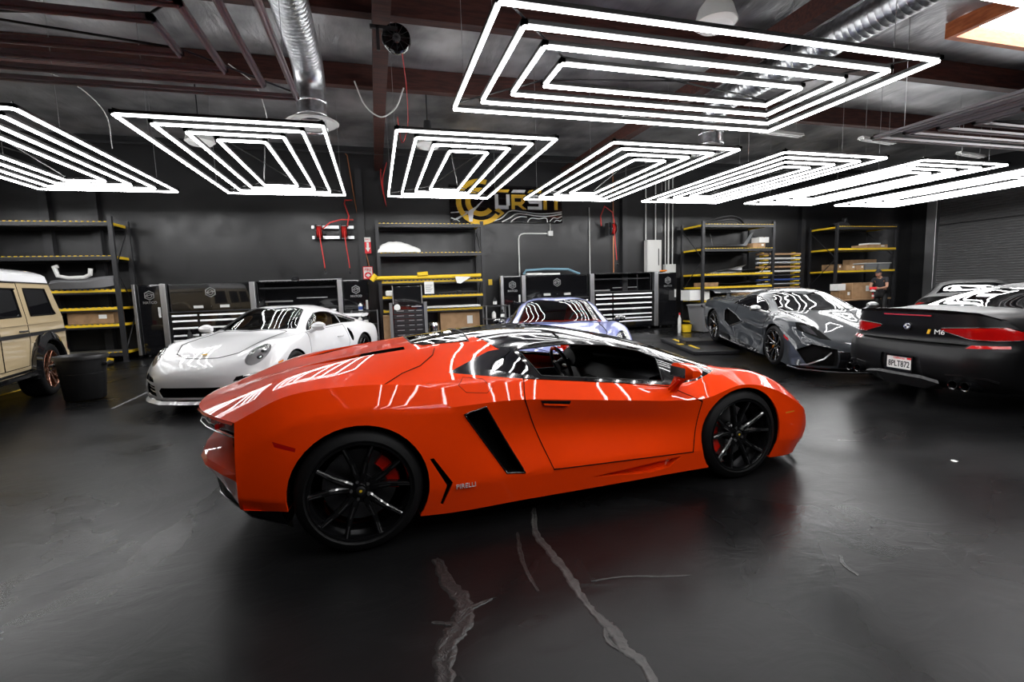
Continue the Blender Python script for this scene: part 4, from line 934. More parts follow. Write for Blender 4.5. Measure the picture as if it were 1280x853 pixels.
def offroader(pos,rz):
    car=empty('boxy_offroader',pos,rz,'sand beige boxy off-roader with white roof, cut off by the left edge','car')
    W=.90
    def sidewall(s):
        # lower body side with arches cut : shell by loft of boxes
        pass
    # body shell as extruded side profile with wheel arches, slightly tapered greenhouse
    prof=[(-.80,.60),(-.82,.70),(-.80,1.26),(-.62,1.87),(2.05,1.87),(2.38,1.30),(3.55,1.22),(3.62,.95),(3.62,.60)]
    K=[]  # rows across : y as function of z
    def yv(z): return W if z<1.22 else W-(z-1.22)*.14
    m=MB()
    # use Shell machinery: grid side panels
    cage=[]
    st=[(-.80,-.815,-.80,-.62),(0,0,0,0),(.9,.9,.9,.9),(1.8,1.8,1.8,1.8),(2.05,2.05,2.12,2.05),(2.3,2.35,2.42,2.10)]
    L_=[[],[],[],[],[],[],[]]
    for i,(x3,x2,x1,x0) in enumerate(st):
        L_[0].append((x0,0,1.955)); L_[1].append((x0,.74,1.945)); L_[2].append((x0,.785,1.91)); L_[3].append((x0,.812,1.80));  L_[4].append((x1,.888,1.24)); L_[5].append((x2,.90,1.0)); L_[6].append((x3,.90,.50))
    L_.append([(x,.5,.45) for x in (-.78,0,.9,1.8,2.05,2.3)])
    S=Shell(loft(L_,5,4,sharp_lines=(2,3,4,5,6),sharp_st=(1,2,3,4)))
    sd=lambda c,n:abs(c.y)>.7
    rf=S.cut('roof',[(-.70,0),(-.70,.86),(2.14,.86),(2.14,0)],'z',lambda c,n:c.z>1.802)
    w1=S.cut('well',circ(0,.42,.47,28),'y',sd)
    q=S.cut('q',[(-.50,1.285),(-.40,1.70),(.33,1.70),(.34,1.285)],'y',sd)
    d1=S.cut('d1',[(.64,1.285),(.64,1.69),(1.24,1.69),(1.26,1.285)],'y',sd)
    d2=S.cut('d2',[(1.42,1.285),(1.42,1.69),(1.98,1.69),(2.12,1.285)],'y',sd)
    rd=S.cut('rear_door',[(.50,.92),(.50,1.78),(1.33,1.78),(1.33,.55),(.62,.55)],'y',sd)
    fd=S.cut('front_door',[(1.34,.55),(1.34,1.78),(2.03,1.78),(2.18,1.26),(2.18,.55)],'y',sd)
    S.part(0,'body_shell','sand',car,.01); S.part(rf,'roof_panel','white_paint',car); S.pocket(w1,'wheel_well','void',car,inw(.4))
    for w,n in ((q,'rear_quarter_window'),(d1,'rear_door_window'),(d2,'front_door_window')):
        S.part(w,n,'dark_glass',car); S.seam(w,'window_seal','void',car,.014)
    a=S.part(rd,'rear_door','sand',car,.006); S.seam(rd,'panel_gap','void',a,.006); b=S.part(fd,'front_door','sand',car,.006); S.seam(fd,'panel_gap','void',b,.006)
    S.bm.free()
    m=MB(); m.prism([(2.28,.5),(2.34,1.24),(3.55,1.20),(3.62,.95),(3.62,.5)],'y',-.82,.82); m.build('bonnet_block','sand',car)
    for s in (-1,1):
        m=MB(); y=s*.905
        m.box(.50,2.25,*sorted((s*.895,s*.925)),.985,1.035); m.box(-.80,.49,*sorted((s*.895,s*.925)),.985,1.035); m.build('rub_strip','black',car)
        m=MB(); rows=[]
        for i in range(15):
            a=R(-8)+R(196)*i/14; r0,r1=.47,.60
            rows.append([(r0*math.cos(a),s*.86,.42+r0*math.sin(a)),(r0*math.cos(a),s*.985,.42+r0*math.sin(a)),((r0+.03)*math.cos(a),s*1.0,.42+(r0+.03)*math.sin(a)),(r1*math.cos(a),s*.96,.42+r1*math.sin(a)),(r1*math.cos(a),s*.88,.42+r1*math.sin(a))])
        m.grid(rows); m.build('arch_flare','gloss_black',car)
        m=MB(); m.box(.62,2.6,*sorted((s*.86,s*.99)),.40,.48,b=.02); m.build('side_step','gloss_black',car)
        m=MB(); m.box(-.83,-.79,*sorted((s*.78,s*.90)),.66,.80,b=.01); m.build('tail_light','red_lens',car)
        m=MB(); m.tube([(.60,s*.92,1.07),(.66,s*.95,1.07),(.80,s*.95,1.07),(.84,s*.92,1.07)],.013,6); m.build('door_handle','black',car)
        m=MB(); m.box(-.60,2.0,*sorted((s*.805,s*.828)),1.785,1.802); m.build('rain_gutter','black',car)
        m=MB(); m.tube([(-.70,s*.905,.885),(.45,s*.905,.885)],.007,5); m.tube([(-.6,s*.905,1.16),(2.2,s*.905,1.16)],.007,5); m.build('press_line','sand',car)
    m=MB(); m.box(-.98,-.80,-.88,.88,.50,.66,b=.04); m.build('rear_bumper','sand',car)
    m=MB(); m.box(-.66,-.62,-.6,.6,1.30,1.70); m.build('rear_window','dark_glass',car)
    m=MB(); m.lathe([(.0,-.12),(.30,-.12),(.36,-.08),(.36,.10),(0,.10)],c=(-.95,0,1.02),axis='x',n=28); m.build('spare_wheel_cover','sand',car)
    m=MB(); m.box(-.7,2.4,-.88,.88,.38,.5); m.build('chassis','black',car)
    wr=wheel_meshes('gr',.42,.30,.30,5,'rim_bronze',edge=False,bodyw=.028,sw=.02)
    for s in (-1,1): add_wheel(car,wr,0,s*.94,.42,s); add_wheel(car,wr,2.85,s*.94,.42,s)
    return car
# ================================================================== ceiling structure, ducts, lamps
def beams():
    n=0
    for y in (2.4,4.8,7.15,9.55):
        n+=1; m=MB(); m.box(-13,21,y-.085,y+.085,H0-.36,H0+.02); struct(m.build('trim_%d'%n,'wood'))
    for x in (.27,5.95):
        n+=1; m=MB(); m.box(x-.11,x+.11,-6,14.6,H0-.62,H0-.36); struct(m.build('trim_%d'%n,'wood'))
    for x in (-7.6,-6.6,-.3,8.0,15.35):   # painted steel columns on the back wall
        n+=1; m=MB(); m.box(x-.09,x+.09,14.44,14.6,0,H0-.62); struct(m.build('trim_%d'%n,'steel_black'))
beams()
def rollup():
    # door opening on the right wall with corrugated curtain
    m=MB(); pr=[]
    z=0; 
    while z<4.35: pr+=[(20.93,z),(20.95,z+.01),(20.97,z+.045),(20.95,z+.08)]; z+=.09
    rows=[[(x-.0,y,zz) for y in (2.0,13.6)] for x,zz in pr]; m.grid(rows,sm=False); d=m.build('door_1',[D.materials.get('rollup') or principled('rollup',(.15,.15,.152),.5,.2)]); struct(d)
    f=MB()
    f.box(20.78,20.98,13.6,13.95,0,4.6,0,b=.01); f.box(20.86,20.98,1.9,13.95,4.36,4.56); f.build('door_frame','alu',d)
    g=MB(); g.box(20.90,20.96,2.0,13.6,3.36,3.39); g.build('curtain_joint','black',d)
    h=MB(); h.box(20.55,20.98,1.9,13.95,4.56,5.0); h.build('roller_housing','steel_black',d)
rollup()
def skylight():
    x0,x1,y0,y1=9.35,12.2,3.6,6.0; z=H0-.02
    m=MB(); m.box(x0,x1,y0,y1,H0-.005,H0+.0); m.v=[(a,b,c) for a,b,c in m.v]; w=m.build('window_1','sky'); struct(w)
    f=MB(); 
    for a in ((x0-.1,x0,y0-.1,y1+.1),(x1,x1+.1,y0-.1,y1+.1),(x0,x1,y0-.1,y0),(x0,x1,y1,y1+.1)): f.box(*a,H0-.22,H0+.02)
    f.build('window_frame','skywood',w)
skylight()
def spiral(x,y0,y1,z,r,zend,label):
    t=empty('air_duct',(x,y1,z),0,label,'duct','galvanised air ducts')
    m=MB(); prof=[]; L=y1-y0; n=int(L/.09)
    for i in range(n+1):
        yy=-L+L*i/n; prof+=[(r,yy),(r+.0028,yy+.008),(r,yy+.016)]
    m.lathe(prof,axis='y',n=28); m.build('duct_run','galv',t)
    for k in range(4):
        yy=-L+.6+k*L/4; m=MB(); m.lathe([(r+.015,yy-.03),(r+.02,yy),(r+.015,yy+.03)],axis='y',n=28); m.build('duct_band','alu',t)
    m=MB(); pts=[(0,-.02,0)]+[(0,.36*math.sin(a),-.36*(1-math.cos(a))) for a in [R(q) for q in (15,30,45,60,75,90)]]
    m.tube(pts,r,28,cap=False); m.tube([(0,.36,-.36),(0,.36,zend-z)],r*.97,28,cap=False)
    for k in range(3): m.lathe([(r,-.50-.2*k),(r+.010,-.52-.2*k),(r,-.54-.2*k)],c=(0,.36,0),n=28)
    m.build('duct_elbow','galv',t)
    m=MB(); m.lathe([(r*.9,zend-z),(r*.95,zend-z-.02),(r*1.6,zend-z-.10),(r*1.75,zend-z-.12),(r*1.6,zend-z-.14),(r*.8,zend-z-.10)],c=(0,.36,0),n=28); m.build('diffuser_ring','offwhite',t)
    for yy in (-L*.25,-L*.7):
        m=MB(); m.tube([(0,yy,r),(0,yy,H0-z)],.006,4); m.build('hanger_strap','cable',t)
spiral(-.80,-3,8.05,4.98,.225,4.28,'shiny galvanised spiral duct on the left, ending above the white car')
spiral(6.45,-3,7.9,4.86,.225,4.12,'shiny galvanised spiral duct on the right, behind the largest tube light frame')
def highbay(x,y,z,label,s=1):
    t=empty('high_bay_lamp',(x,y,z),0,label,'lamp','high bay dome lamps')
    m=MB(); m.lathe([(.0,.30),(.10,.28),(.20,.16),(.25,0),(.26,-.02),(.24,-.02),(.18,.14),(0,.22)],n=28); m.build('dome_shade','offwhite',t)
    m=MB(); m.lathe([(.0,.46),(.07,.45),(.08,.34),(.08,.28),(0,.28)],n=20); m.build('ballast_housing','steel_black',t)
    m=MB(); m.lathe([(.245,-.02),(.20,-.07),(0,-.09)],n=28); m.build('glass_lens','paper',t)
    m=MB(); m.tube([(0,0,.45),(0,0,H0-z)],.012,6); m.build('stem','steel_black',t)
highbay(4.22,5.35,4.66,'white dome lamp at the top centre behind the largest light frame')
highbay(1.20,10.2,4.45,'dome lamp hanging above the light frame left of the wall sign')
highbay(-3.05,10.7,4.45,'dome lamp hanging above the light frame over the white car')
for i,(x,y,z,rz,lb) in enumerate([(5.3,8.6,4.6,.1,'short white strip light just below the middle of the largest frame'),(8.6,8.75,4.6,.1,'short white strip light below the right corner of the largest frame'),(11.4,8.8,4.6,.15,'short white strip light at the corner of the switched-off frame'),(15.4,9.35,4.6,.15,'short white strip light farthest right, above the frame by the roll-up door')]):
    t=empty('strip_light',(x,y,z),rz,lb,'strip light','unlit white strip lights')
    m=MB(); m.prism([(-.08,0),(.08,0),(.05,.06),(-.05,.06)],'x',-.62,.62); m.build('reflector_housing','offwhite',t)
    for s in (-.45,.45): m=MB(); m.tube([(s,0,.05),(s,0,H0-z)],.004,4); m.build('suspension_cable','cable',t)
    for s in (-.04,.04): m=MB(); m.tube([(-.58,s,-.012),(.58,s,-.012)],.013,6); m.build('fluorescent_tube','white',t)
# heater / fan by the girder
t=empty('wall_fan',(.44,6.62,4.68),0,'black round fan hanging beside the brown roof beam','fan')
m=MB(); m.lathe([(.17,-.05),(.185,-.02),(.185,.02),(.17,.05)],axis='y',n=24,closed=False); m.lathe([(.0,.05),(.17,.05)],axis='y',n=24); m.build('fan_drum','gloss_black',t)
for k in range(6):
    a=PI/6*k; m=MB() if k==0 else m
    m.tube([(-.165*math.cos(a),-.055,-.165*math.sin(a)),(.165*math.cos(a),-.055,.165*math.sin(a))],.004,4)
m.build('fan_grille','steel_black',t)
m=MB(); m.lathe([(0,-.048),(.05,-.045),(.05,0)],axis='y',n=16); m.build('fan_hub','grey_plastic',t)
m=MB(); m.box(-.32,.02,-.02,.02,.10,.14); m.box(-.25,-.21,-.02,.02,-.16,.14); m.build('fan_bracket','steel_black',t)
# pipes
def pipe(name,pts,r,mat,label,cat,group=None,n=8):
    m=MB(); m.tube(pts,r,n); return tag(m.build(name,mat),label,cat,group)
pipe('copper_pipe',[(-12.5,14.53,5.38),(-.62,14.53,5.38),(-.55,14.53,5.30),(-.42,14.53,4.0),(-.10,14.53,1.9)],.016,'copper','long thin copper air line along the top of the back wall','pipe')
pipe('copper_pipe',[(7.50,14.53,5.38),(7.62,14.53,5.30),(7.62,14.53,1.9)],.016,'copper','vertical copper air line beside the single hose reel','pipe')
pipe('sprinkler_pipe',[(-12.5,12.9,4.95),(21,12.9,4.95)],.03,'steel_black','thin dark sprinkler pipe running across below the ceiling','pipe')
for k,(x,z0) in enumerate([(8.83,2.95),(9.20,2.95),(9.58,2.13),(9.70,2.13),(9.86,2.13)]):
    pipe('conduit',[(x,14.54,z0),(x,14.54,5.5)],.020 if k!=3 else .03,'offwhite','white vertical conduit above the grey electrical boxes','conduit','white conduits above the electrical boxes')
pipe('bent_conduit',[(4.37,14.56,1.86),(4.37,14.56,3.0),(4.40,14.56,3.10),(4.46,14.56,3.15),(4.56,14.56,3.17),(5.36,14.56,3.17)],.022,'offwhite','white conduit bent below the wall sign','conduit')
pipe('conduit',[(6.78,14.56,1.86),(6.78,14.56,4.0)],.016,'offwhite','thin pale conduit left of the single hose reel','conduit')
m=MB(); m.box(5.34,5.50,14.50,14.6,3.09,3.25,b=.01); o=m.build('junction_box','offwhite'); tag(o,'small white junction box under the wall sign','junction box')
m=MB(); m.tube([(5.43,14.57,3.25),(5.43,14.57,3.50)],.010,6); m.build('cable_lead','offwhite',o)
t=empty('fuse_cabinet',(9.08,14.48,2.4),0,'tall light grey electrical cabinet on the wall below two conduits','electrical box')
m=MB(); m.box(-.30,.24,-.12,.1,-.52,.54,b=.015); m.build('cabinet_body','offwhite',t)
m=MB(); m.box(-.27,.12,-.135,-.12,-.48,.50,b=.004); m.build('cabinet_door','alu' if 0 else 'offwhite',t)
m=MB(); m.box(.10,.13,-.142,-.12,-.3,.25); m.build('handle_slot','black',t)
t=empty('electrical_box',(9.72,14.5,1.99),0,'small square light grey electrical box right of the tall one','electrical box')
m=MB(); m.box(-.2,.2,-.08,.1,-.14,.14,b=.01); m.build('box_body','offwhite',t)
# cables hanging loosely
def cable(pts,label,mat='cable',r=.007,name='hanging_cable'):
    P=[Vector(p) for p in pts]; q=[]
    for i in range((len(P)-1)*6+1): q.append(crom(P,min(i/6,len(P)-1.0001)))
    m=MB(); m.tube(q,r,5); tag(m.build(name,mat),label,'cable')
cable([(-.15,9.3,5.2),(.05,9.3,4.75),(.27,9.3,4.62),(.5,9.3,4.75),(.7,9.3,5.15)],'white cable looped under the brown roof beam','offwhite',.014)
cable([(.50,6.6,4.52),(.60,7.4,4.3),(.62,7.9,4.0),(.55,8.3,3.9),(.50,8.3,4.3)],'red and white lead dropping from the black fan','redhose',.006)
cable([(-4.6,9,4.9),(-4.2,9.1,4.75),(-3.9,9.2,4.4),(-3.85,9.2,3.85)],'grey lead dropping to the frame over the beige off-roader','offwhite',.008)
cable([(-1.9,8.3,4.9),(-1.6,8.5,4.7),(-1.5,8.6,4.35),(-1.5,8.6,3.85)],'grey lead dropping to the frame above the white car','offwhite',.008)
cable([(.35,14.4,5.2),(.32,14.3,4.6),(.42,14.3,3.9),(.36,14.3,4.6),(.5,14.3,5.1)],'red extension lead looped by the brown beam','redhose',.012)
# ================================================================== sign
def sign():
    t=empty('wall_sign',(4.03,14.48,3.97),0,'wide black wall sign with a yellow ring and yellow and white letters','sign')
    m=MB(); m.box(-1.78,1.78,0,.10,-.48,.62,b=.006); m.build('sign_panel','gloss_black',t)
    def P(mat,poly,name='letter_stroke',d=.035):
        m=MB(); m.prism(poly,'y',-d,-.001); return m.build(name,mat,t)
    Y='yellowc'; W='white'
    # big C : two arcs
    def arc(r0,r1,a0,a1,mat,cx=-.86,cz=.12,name='ring_arc'):
        m=MB(); n=22
        for i in range(n):
            a,b=R(a0+(a1-a0)*i/n),R(a0+(a1-a0)*(i+1)/n)
            m.prism([(cx+r*math.cos(q)*1.08,cz+r*math.sin(q)) for r,q in ((r0,a),(r1,a),(r1,b),(r0,b))],'y',-.04,-.002)
        return m.build(name,mat,t)
    arc(.54,.68,72,322,Y); arc(.28,.42,80,322,Y)
    P(Y,[(-.42,-.12),(-.30,-.05),(-.12,-.20),(-.30,-.34),(-.33,-.30),(-.24,-.20)],'ring_tip')
    P(W,[(-1.72,-.42),(-1.60,-.42),(-1.18,-.12),(-1.0,-.02),(-.62,.32),(-1.08,-.18),(-1.12,-.46),(-1.22,-.46),(-1.24,-.22)],'swoosh',.055)
    def letters(x,top,bot,kind):
        P(top,[(x+.0,.42),(x+.42,.42),(x+.46,.50),(x+.06,.50)],'letter_top',.04)
        b0,b1=-.08,.36
        if kind=='O':
            P(bot,[(x,b1),(x+.1,b1),(x+.1,b0),(x,b0)]);P(bot,[(x+.1,b0),(x+.1,b0+.11),(x+.42,b0+.11),(x+.42,b0)]);P(bot,[(x+.36,b0+.11),(x+.46,b0+.11),(x+.46,b1),(x+.36,b1)])
        if kind=='R':
            P(bot,[(x,b0),(x+.1,b0),(x+.1,b1),(x,b1)]);P(bot,[(x+.1,b1-.1),(x+.1,b1),(x+.46,b1),(x+.44,b1-.1)]);P(bot,[(x+.34,b1-.1),(x+.44,b1-.1),(x+.42,b1-.22),(x+.30,b1-.22)]);P(bot,[(x+.1,b1-.32),(x+.1,b1-.22),(x+.42,b1-.22),(x+.32,b1-.32)]);P(bot,[(x+.2,b1-.32),(x+.32,b1-.32),(x+.48,b0),(x+.36,b0)])
        if kind=='S':
            P(bot,[(x,b1-.09),(x,b1),(x+.46,b1),(x+.46,b1-.09)]);P(bot,[(x+.06,b1-.26),(x+.0,b1-.17),(x+.46,b1-.17),(x+.46,b1-.26)]);P(bot,[(x,b0),(x,b0+.09),(x+.46,b0+.09),(x+.46,b0)]);P(bot,[(x+.36,b0+.09),(x+.46,b0+.09),(x+.46,b1-.26),(x+.36,b1-.26)]);P(bot,[(x+.36,b1-.17),(x+.46,b1-.17),(x+.46,b1-.09),(x+.36,b1-.09)])
        if kind=='A':
            P(bot,[(x,b0),(x+.1,b0),(x+.1,b1),(x,b1)]);P(bot,[(x+.1,b1-.1),(x+.1,b1),(x+.46,b1),(x+.46,b1-.1)]);P(bot,[(x+.36,b0),(x+.46,b0),(x+.46,b1-.1),(x+.36,b1-.1)])
    letters(-.40,Y,W,'O'); letters(.12,W,Y,'R'); letters(.64,Y,W,'S'); letters(1.16,W,Y,'A')
    # camouflage contour lines
    def L(pts,r=.018):
        Pp=[Vector((x,-.012,z)) for x,z in pts]; q=[crom(Pp,min(i/5,len(Pp)-1.0001)) for i in range((len(Pp)-1)*5+1)]
        m=MB(); m.tube(q,r,5); m.build('contour_line','white',t)
    L([(-.55,-.46),(-.2,-.34),(.05,-.14),(.5,-.15),(.9,-.20),(1.4,-.19),(1.76,-.14)])
    L([(-.2,-.46),(.05,-.34),(.25,-.22),(.55,-.22),(.9,-.27),(1.35,-.27),(1.76,-.20)])
    L([(.08,-.46),(.18,-.38),(.40,-.30),(.6,-.31)]); L([(.62,-.46),(.70,-.36),(1.0,-.36),(1.25,-.35),(1.28,-.46)]); L([(1.35,-.44),(1.5,-.32),(1.6,-.34),(1.76,-.28)],.012); L([(1.5,-.46),(1.58,-.4),(1.7,-.42),(1.76,-.38)],.012)
    L([(-1.76,-.20),(-1.5,-.18),(-1.25,-.16)]); L([(-1.76,-.35),(-1.6,-.40),(-1.5,-.46)],.014)
sign()
# ================================================================== small wall signs
def small_sign(x,z,w,h,label,kind):
    t=empty('safety_sign',(x,14.43,z),0,label,'sign')
    if kind=='arrow':
        m=MB(); m.box(-w/2,w/2,0,.006,-h/2,h/2); m.build('sign_plate','redsign',t)
        m=MB(); m.box(-w/2,w/2,-.002,0,h*.22,h/2); m.build('caption_band','paper',t)
        m=MB(); m.prism([(-.03,h*.18),(.03,h*.18),(.03,-h*.15),(.065,-h*.15),(0,-h*.40),(-.065,-h*.15),(-.03,-h*.15)],'y',-.003,0); m.build('arrow','paper',t)
        text_obj('caption','FIRE',.07,'redsign',t,(0,-.004,h*.36),(PI/2,0,0),.001)
    else:
        m=MB(); m.box(-w/2,w/2,0,.006,-h/2,h/2); m.build('sign_plate','paper',t)
        m=MB(); 
        for a in ((-w/2,w/2,h/2-.025,h/2),(-w/2,w/2,-h/2,-h/2+.02),(-w/2,-w/2+.02,-h/2,h/2),(w/2-.02,w/2,-h/2,h/2)): m.box(a[0],a[1],-.002,0,a[2],a[3])
        m.build('border','redsign',t)
        text_obj('caption','FIRE',.115,'redsign',t,(0,-.003,h*.22),(PI/2,0,0),.001,.9,.002)
        m=MB(); m.lathe([(0,0),(.09,0)],c=(0,-.003,-h*.2),axis='y',n=20,sx=1.1); m.build('red_disc','redsign',t)
        m=MB(); m.prism([(-.07,-h*.2),(0,-h*.2-.055),(.07,-h*.2),(0,-h*.2+.055)],'y',-.006,-.004); m.build('arrow','paper',t)
small_sign(-.15,2.82,.17,.45,'narrow red safety sign with a white arrow pointing down','arrow')
small_sign(-.19,2.05,.27,.36,'square white and red fire safety sign above the tool cabinet','fire')
# ================================================================== hose reels
def reel(x,z,label,rail=True):
    t=empty('hose_reel',(x,14.25,z),0,label,'hose reel','red hose reels on the wall')
    m=MB(); m.lathe([(.05,-.08),(.20,-.085),(.21,-.075),(.21,-.07),(.05,-.065)],axis='x',n=24); m.lathe([(.05,.08),(.20,.085),(.21,.075),(.21,.07),(.05,.065)],axis='x',n=24); m.build('reel_flange','gloss_black',t)
    m=MB(); 
    for k in range(6): m.lathe([(.150,-.06+.022*k-.011),(.165,-.06+.022*k),(.150,-.06+.022*k+.011)],axis='x',n=24)
    m.build('coiled_hose','redhose',t)
    m=MB(); m.tube([(.0,-.16,.02),(.02,-.17,-.35),(.06,-.17,-.75),(.08,-.17,-1.0)],.014,6); h=m.build('hanging_hose','redhose',t)
    m=MB(); m.cyl((.08,-.17,-1.0),(.085,-.17,-1.14),.012,8); m.lathe([(0,-1.16),(.03,-1.14),(.03,-1.10),(0,-1.08)],c=(.085,-.17,0),n=10); m.build('coupling','chrome',h)
    m=MB(); m.box(-.14,-.10,-.04,.20,-.20,.20); m.box(-.14,.14,.12,.20,-.04,.04); m.build('bracket','steel_black',t)
reel(-1.38,3.18,'red hose reel on the left of the pair above the tool cabinets')
reel(-.74,3.18,'red hose reel on the right of the pair above the tool cabinets')
reel(7.42,3.28,'single red hose reel left of the grey electrical cabinet')
m=MB(); m.box(-1.60,-.50,14.38,14.44,3.28,3.36); m.box(-1.60,-.50,14.38,14.44,3.00,3.08); tag(m.build('reel_rail','alu'),'two aluminium rails carrying the pair of hose reels','rail')
pipe('supply_hose',[(-1.30,14.2,3.25),(-1.1,14.2,3.42),(-.8,14.2,3.50),(-.50,14.35,3.52)],.018,'redhose','red hose arching over the pair of reels','hose')
pipe('supply_hose',[(-.66,14.2,3.3),(-.60,14.2,3.6),(-.70,14.3,3.95),(-.68,14.35,4.05),(-.5,14.5,4.08)],.018,'redhose','red hose rising from the right reel to the copper pipe','hose')
pipe('supply_hose',[(7.5,14.2,3.4),(7.42,14.2,3.8),(7.2,14.3,4.0),(7.1,14.4,3.7),(7.15,14.45,3.4)],.018,'redhose','red hose looping above the single reel','hose')
# ================================================================== tool cabinets
def logo(parent,x,z,y,s=.11,txt=True):
    m=MB(); 
    pts=[(x+s*math.cos(PI/6+PI/3*i),y,z+s*math.sin(PI/6+PI/3*i)) for i in range(6)]; m.tube(pts,s*.13,6,closed=True)
    m.tube([(x+s*.55*math.cos(PI/6+PI/3*i),y,z+s*.55*math.sin(PI/6+PI/3*i)) for i in range(6)],s*.10,6,closed=True)
    m.tube([(x-s*.9,y,z-s*.1),(x+s*.8,y,z+s*.2)],s*.10,5)
    o=m.build('emblem','alu',parent)
    if txt: text_obj('emblem_text','MATCO',.085,'alu',o,(x,y-.004,z-s*1.65),(PI/2,0,0),.001,1.0,.002)
def post(parent,x,w=.10,y=13.94,z1=1.86):
    m=MB(); m.box(x-w/2,x+w/2,y,y+.14,.10,z1,b=.008)
    for k in (-.25,.25): m.box(x+k*w-.004,x+k*w+.004,y-.004,y,.10,z1)
    m.build('corner_post','alu',parent)
def casters(t,x0,x1):
    for x in (x0+.1,x1-.1):
        for y in (14.08,14.45):
            m=MB(); m.lathe([(0,-.02),(.05,-.02),(.05,.02),(0,.02)],c=(x,y,.05),axis='x',n=14); m.box(x-.03,x+.03,y-.03,y+.03,.09,.11); m.build('caster','black',t)
CG='black tool cabinets along the back wall'
def locker(x0,x1,label,lg=.5):
    t=empty('tool_locker',(0,0,0),0,label,'cabinet',CG)
    m=MB(); m.box(x0,x1,14.02,14.56,.10,1.84,b=.01); m.build('locker_body','gloss_black',t)
    m=MB(); m.box(x0+.015,x1-.015,14.0,14.02,.13,1.81,b=.006); d=m.build('door','gloss_black',t)
    logo(d,(x0+x1)/2,1.58,13.99)
    m=MB(); m.box(x1-.09,x1-.035,13.975,14.0,1.02,1.28,b=.006); m.build('handle','offwhite',d)
    casters(t,x0,x1); return t
def drawers(t,x0,x1,zs,split=None):
    for i,(z0,z1) in enumerate(zs):
        segs=[(x0,x1)] if not split else [(x0,x0+split),(x0+split,x1)]
        for a,b in segs:
            m=MB(); m.box(a+.012,b-.012,14.0,14.03,z0+.008,z1-.008,b=.004); d=m.build('drawer','gloss_black',t)
            m=MB(); m.prism([(13.975,z1-.055),(14.0,z1-.055),(14.0,z1-.012),(13.985,z1-.012)],'x',a+.03,b-.03); m.build('drawer_handle','alu',d)
def chest(x0,x1,label,closed=True,split=.62,top=1.12,nz=None):
    t=empty('tool_cabinet',(0,0,0),0,label,'cabinet',CG)
    m=MB(); m.box(x0,x1,14.03,14.56,.10,top,b=.01); m.build('chest_body','gloss_black',t)
    zs=nz or [(.95,1.08),(.77,.94),(.58,.76),(.45,.57),(.33,.44),(.14,.32)]
    drawers(t,x0+.02,x1-.02,zs,split)
    m=MB(); m.box(x0-.01,x1+.01,13.97,14.56,top,top+.03,b=.008); m.build('worktop','steel_black',t)
    if closed:
        m=MB(); m.box(x0,x1,14.10,14.56,top+.03,1.86,b=.01); m.build('hutch_body','gloss_black',t)
        m=MB(); m.box(x0+.02,x1-.02,14.07,14.10,top+.08,1.83,b=.006); d=m.build('hutch_door','gloss_black',t)
        logo(d,(x0+x1)/2,1.62,14.06,.12,False)
        for f in (.34,.66): 
            m=MB(); m.box(x0+(x1-x0)*f-.11,x0+(x1-x0)*f+.11,14.055,14.07,top+.10,top+.17,b=.004); m.build('latch','offwhite',d)
        m=MB(); m.lathe([(0,-.01),(.015,-.008),(.018,0)],c=((x0+x1)/2,14.065,top+.14),axis='y',n=10); m.build('lock','chrome',d)
    else:
        m=MB(); m.box(x0,x1,14.50,14.56,top+.03,1.86); m.box(x0,x0+.03,14.1,14.5,top+.03,1.86); m.box(x1-.03,x1,14.1,14.5,top+.03,1.86); m.box(x0,x1,14.1,14.56,1.82,1.86); m.build('open_hutch','gloss_black',t)
        m=MB(); m.box(x0+.1,x1-.1,14.1,14.13,1.83,1.865); m.build('hutch_edge','alu',t)
        m=MB(); m.box(x0+.05,x1-.05,14.14,14.2,1.66,1.70); m.build('task_light','steel_black',t)
        m=MB(); m.box(x0+.1,x0+.8,14.485,14.5,1.30,1.34); m.box(x0+.9,x1-.3,14.485,14.5,1.38,1.41); m.build('tool_rail','alu',t)
    casters(t,x0,x1); return t
t=locker(-5.69,-5.19,'leftmost black tool locker with hexagon emblem, beside the left rack'); post(t,-5.75,.07); post(t,-5.13,.13)
t=chest(-5.05,-3.17,'black tool cabinet with closed hutch and hexagon emblem, left of the white car roof'); post(t,-3.11,.13)
t=chest(-3.03,-1.03,'black tool cabinet with open hutch behind the white car roof',False); post(t,-.95,.12)
locker(-.87,-.20,'black tool locker left of the centre rack, below the fire sign')
t=locker(3.69,4.24,'black tool locker with emblem just right of the centre rack'); post(t,3.63,.09); post(t,4.31,.12)
t=chest(4.38,6.48,'black tool cabinet with closed hutch behind the lavender car'); post(t,6.57,.14)
t=chest(6.66,8.76,'black tool cabinet with open hutch and silver drawer handles, right of the lavender car',False,nz=[(1.10,1.22),(.93,1.09),(.76,.92),(.58,.75),(.45,.57),(.35,.44),(.14,.34)],top=1.25); post(t,8.86,.15)
locker(8.98,9.66,'rightmost black tool locker with emblem, left of the right-hand racks')
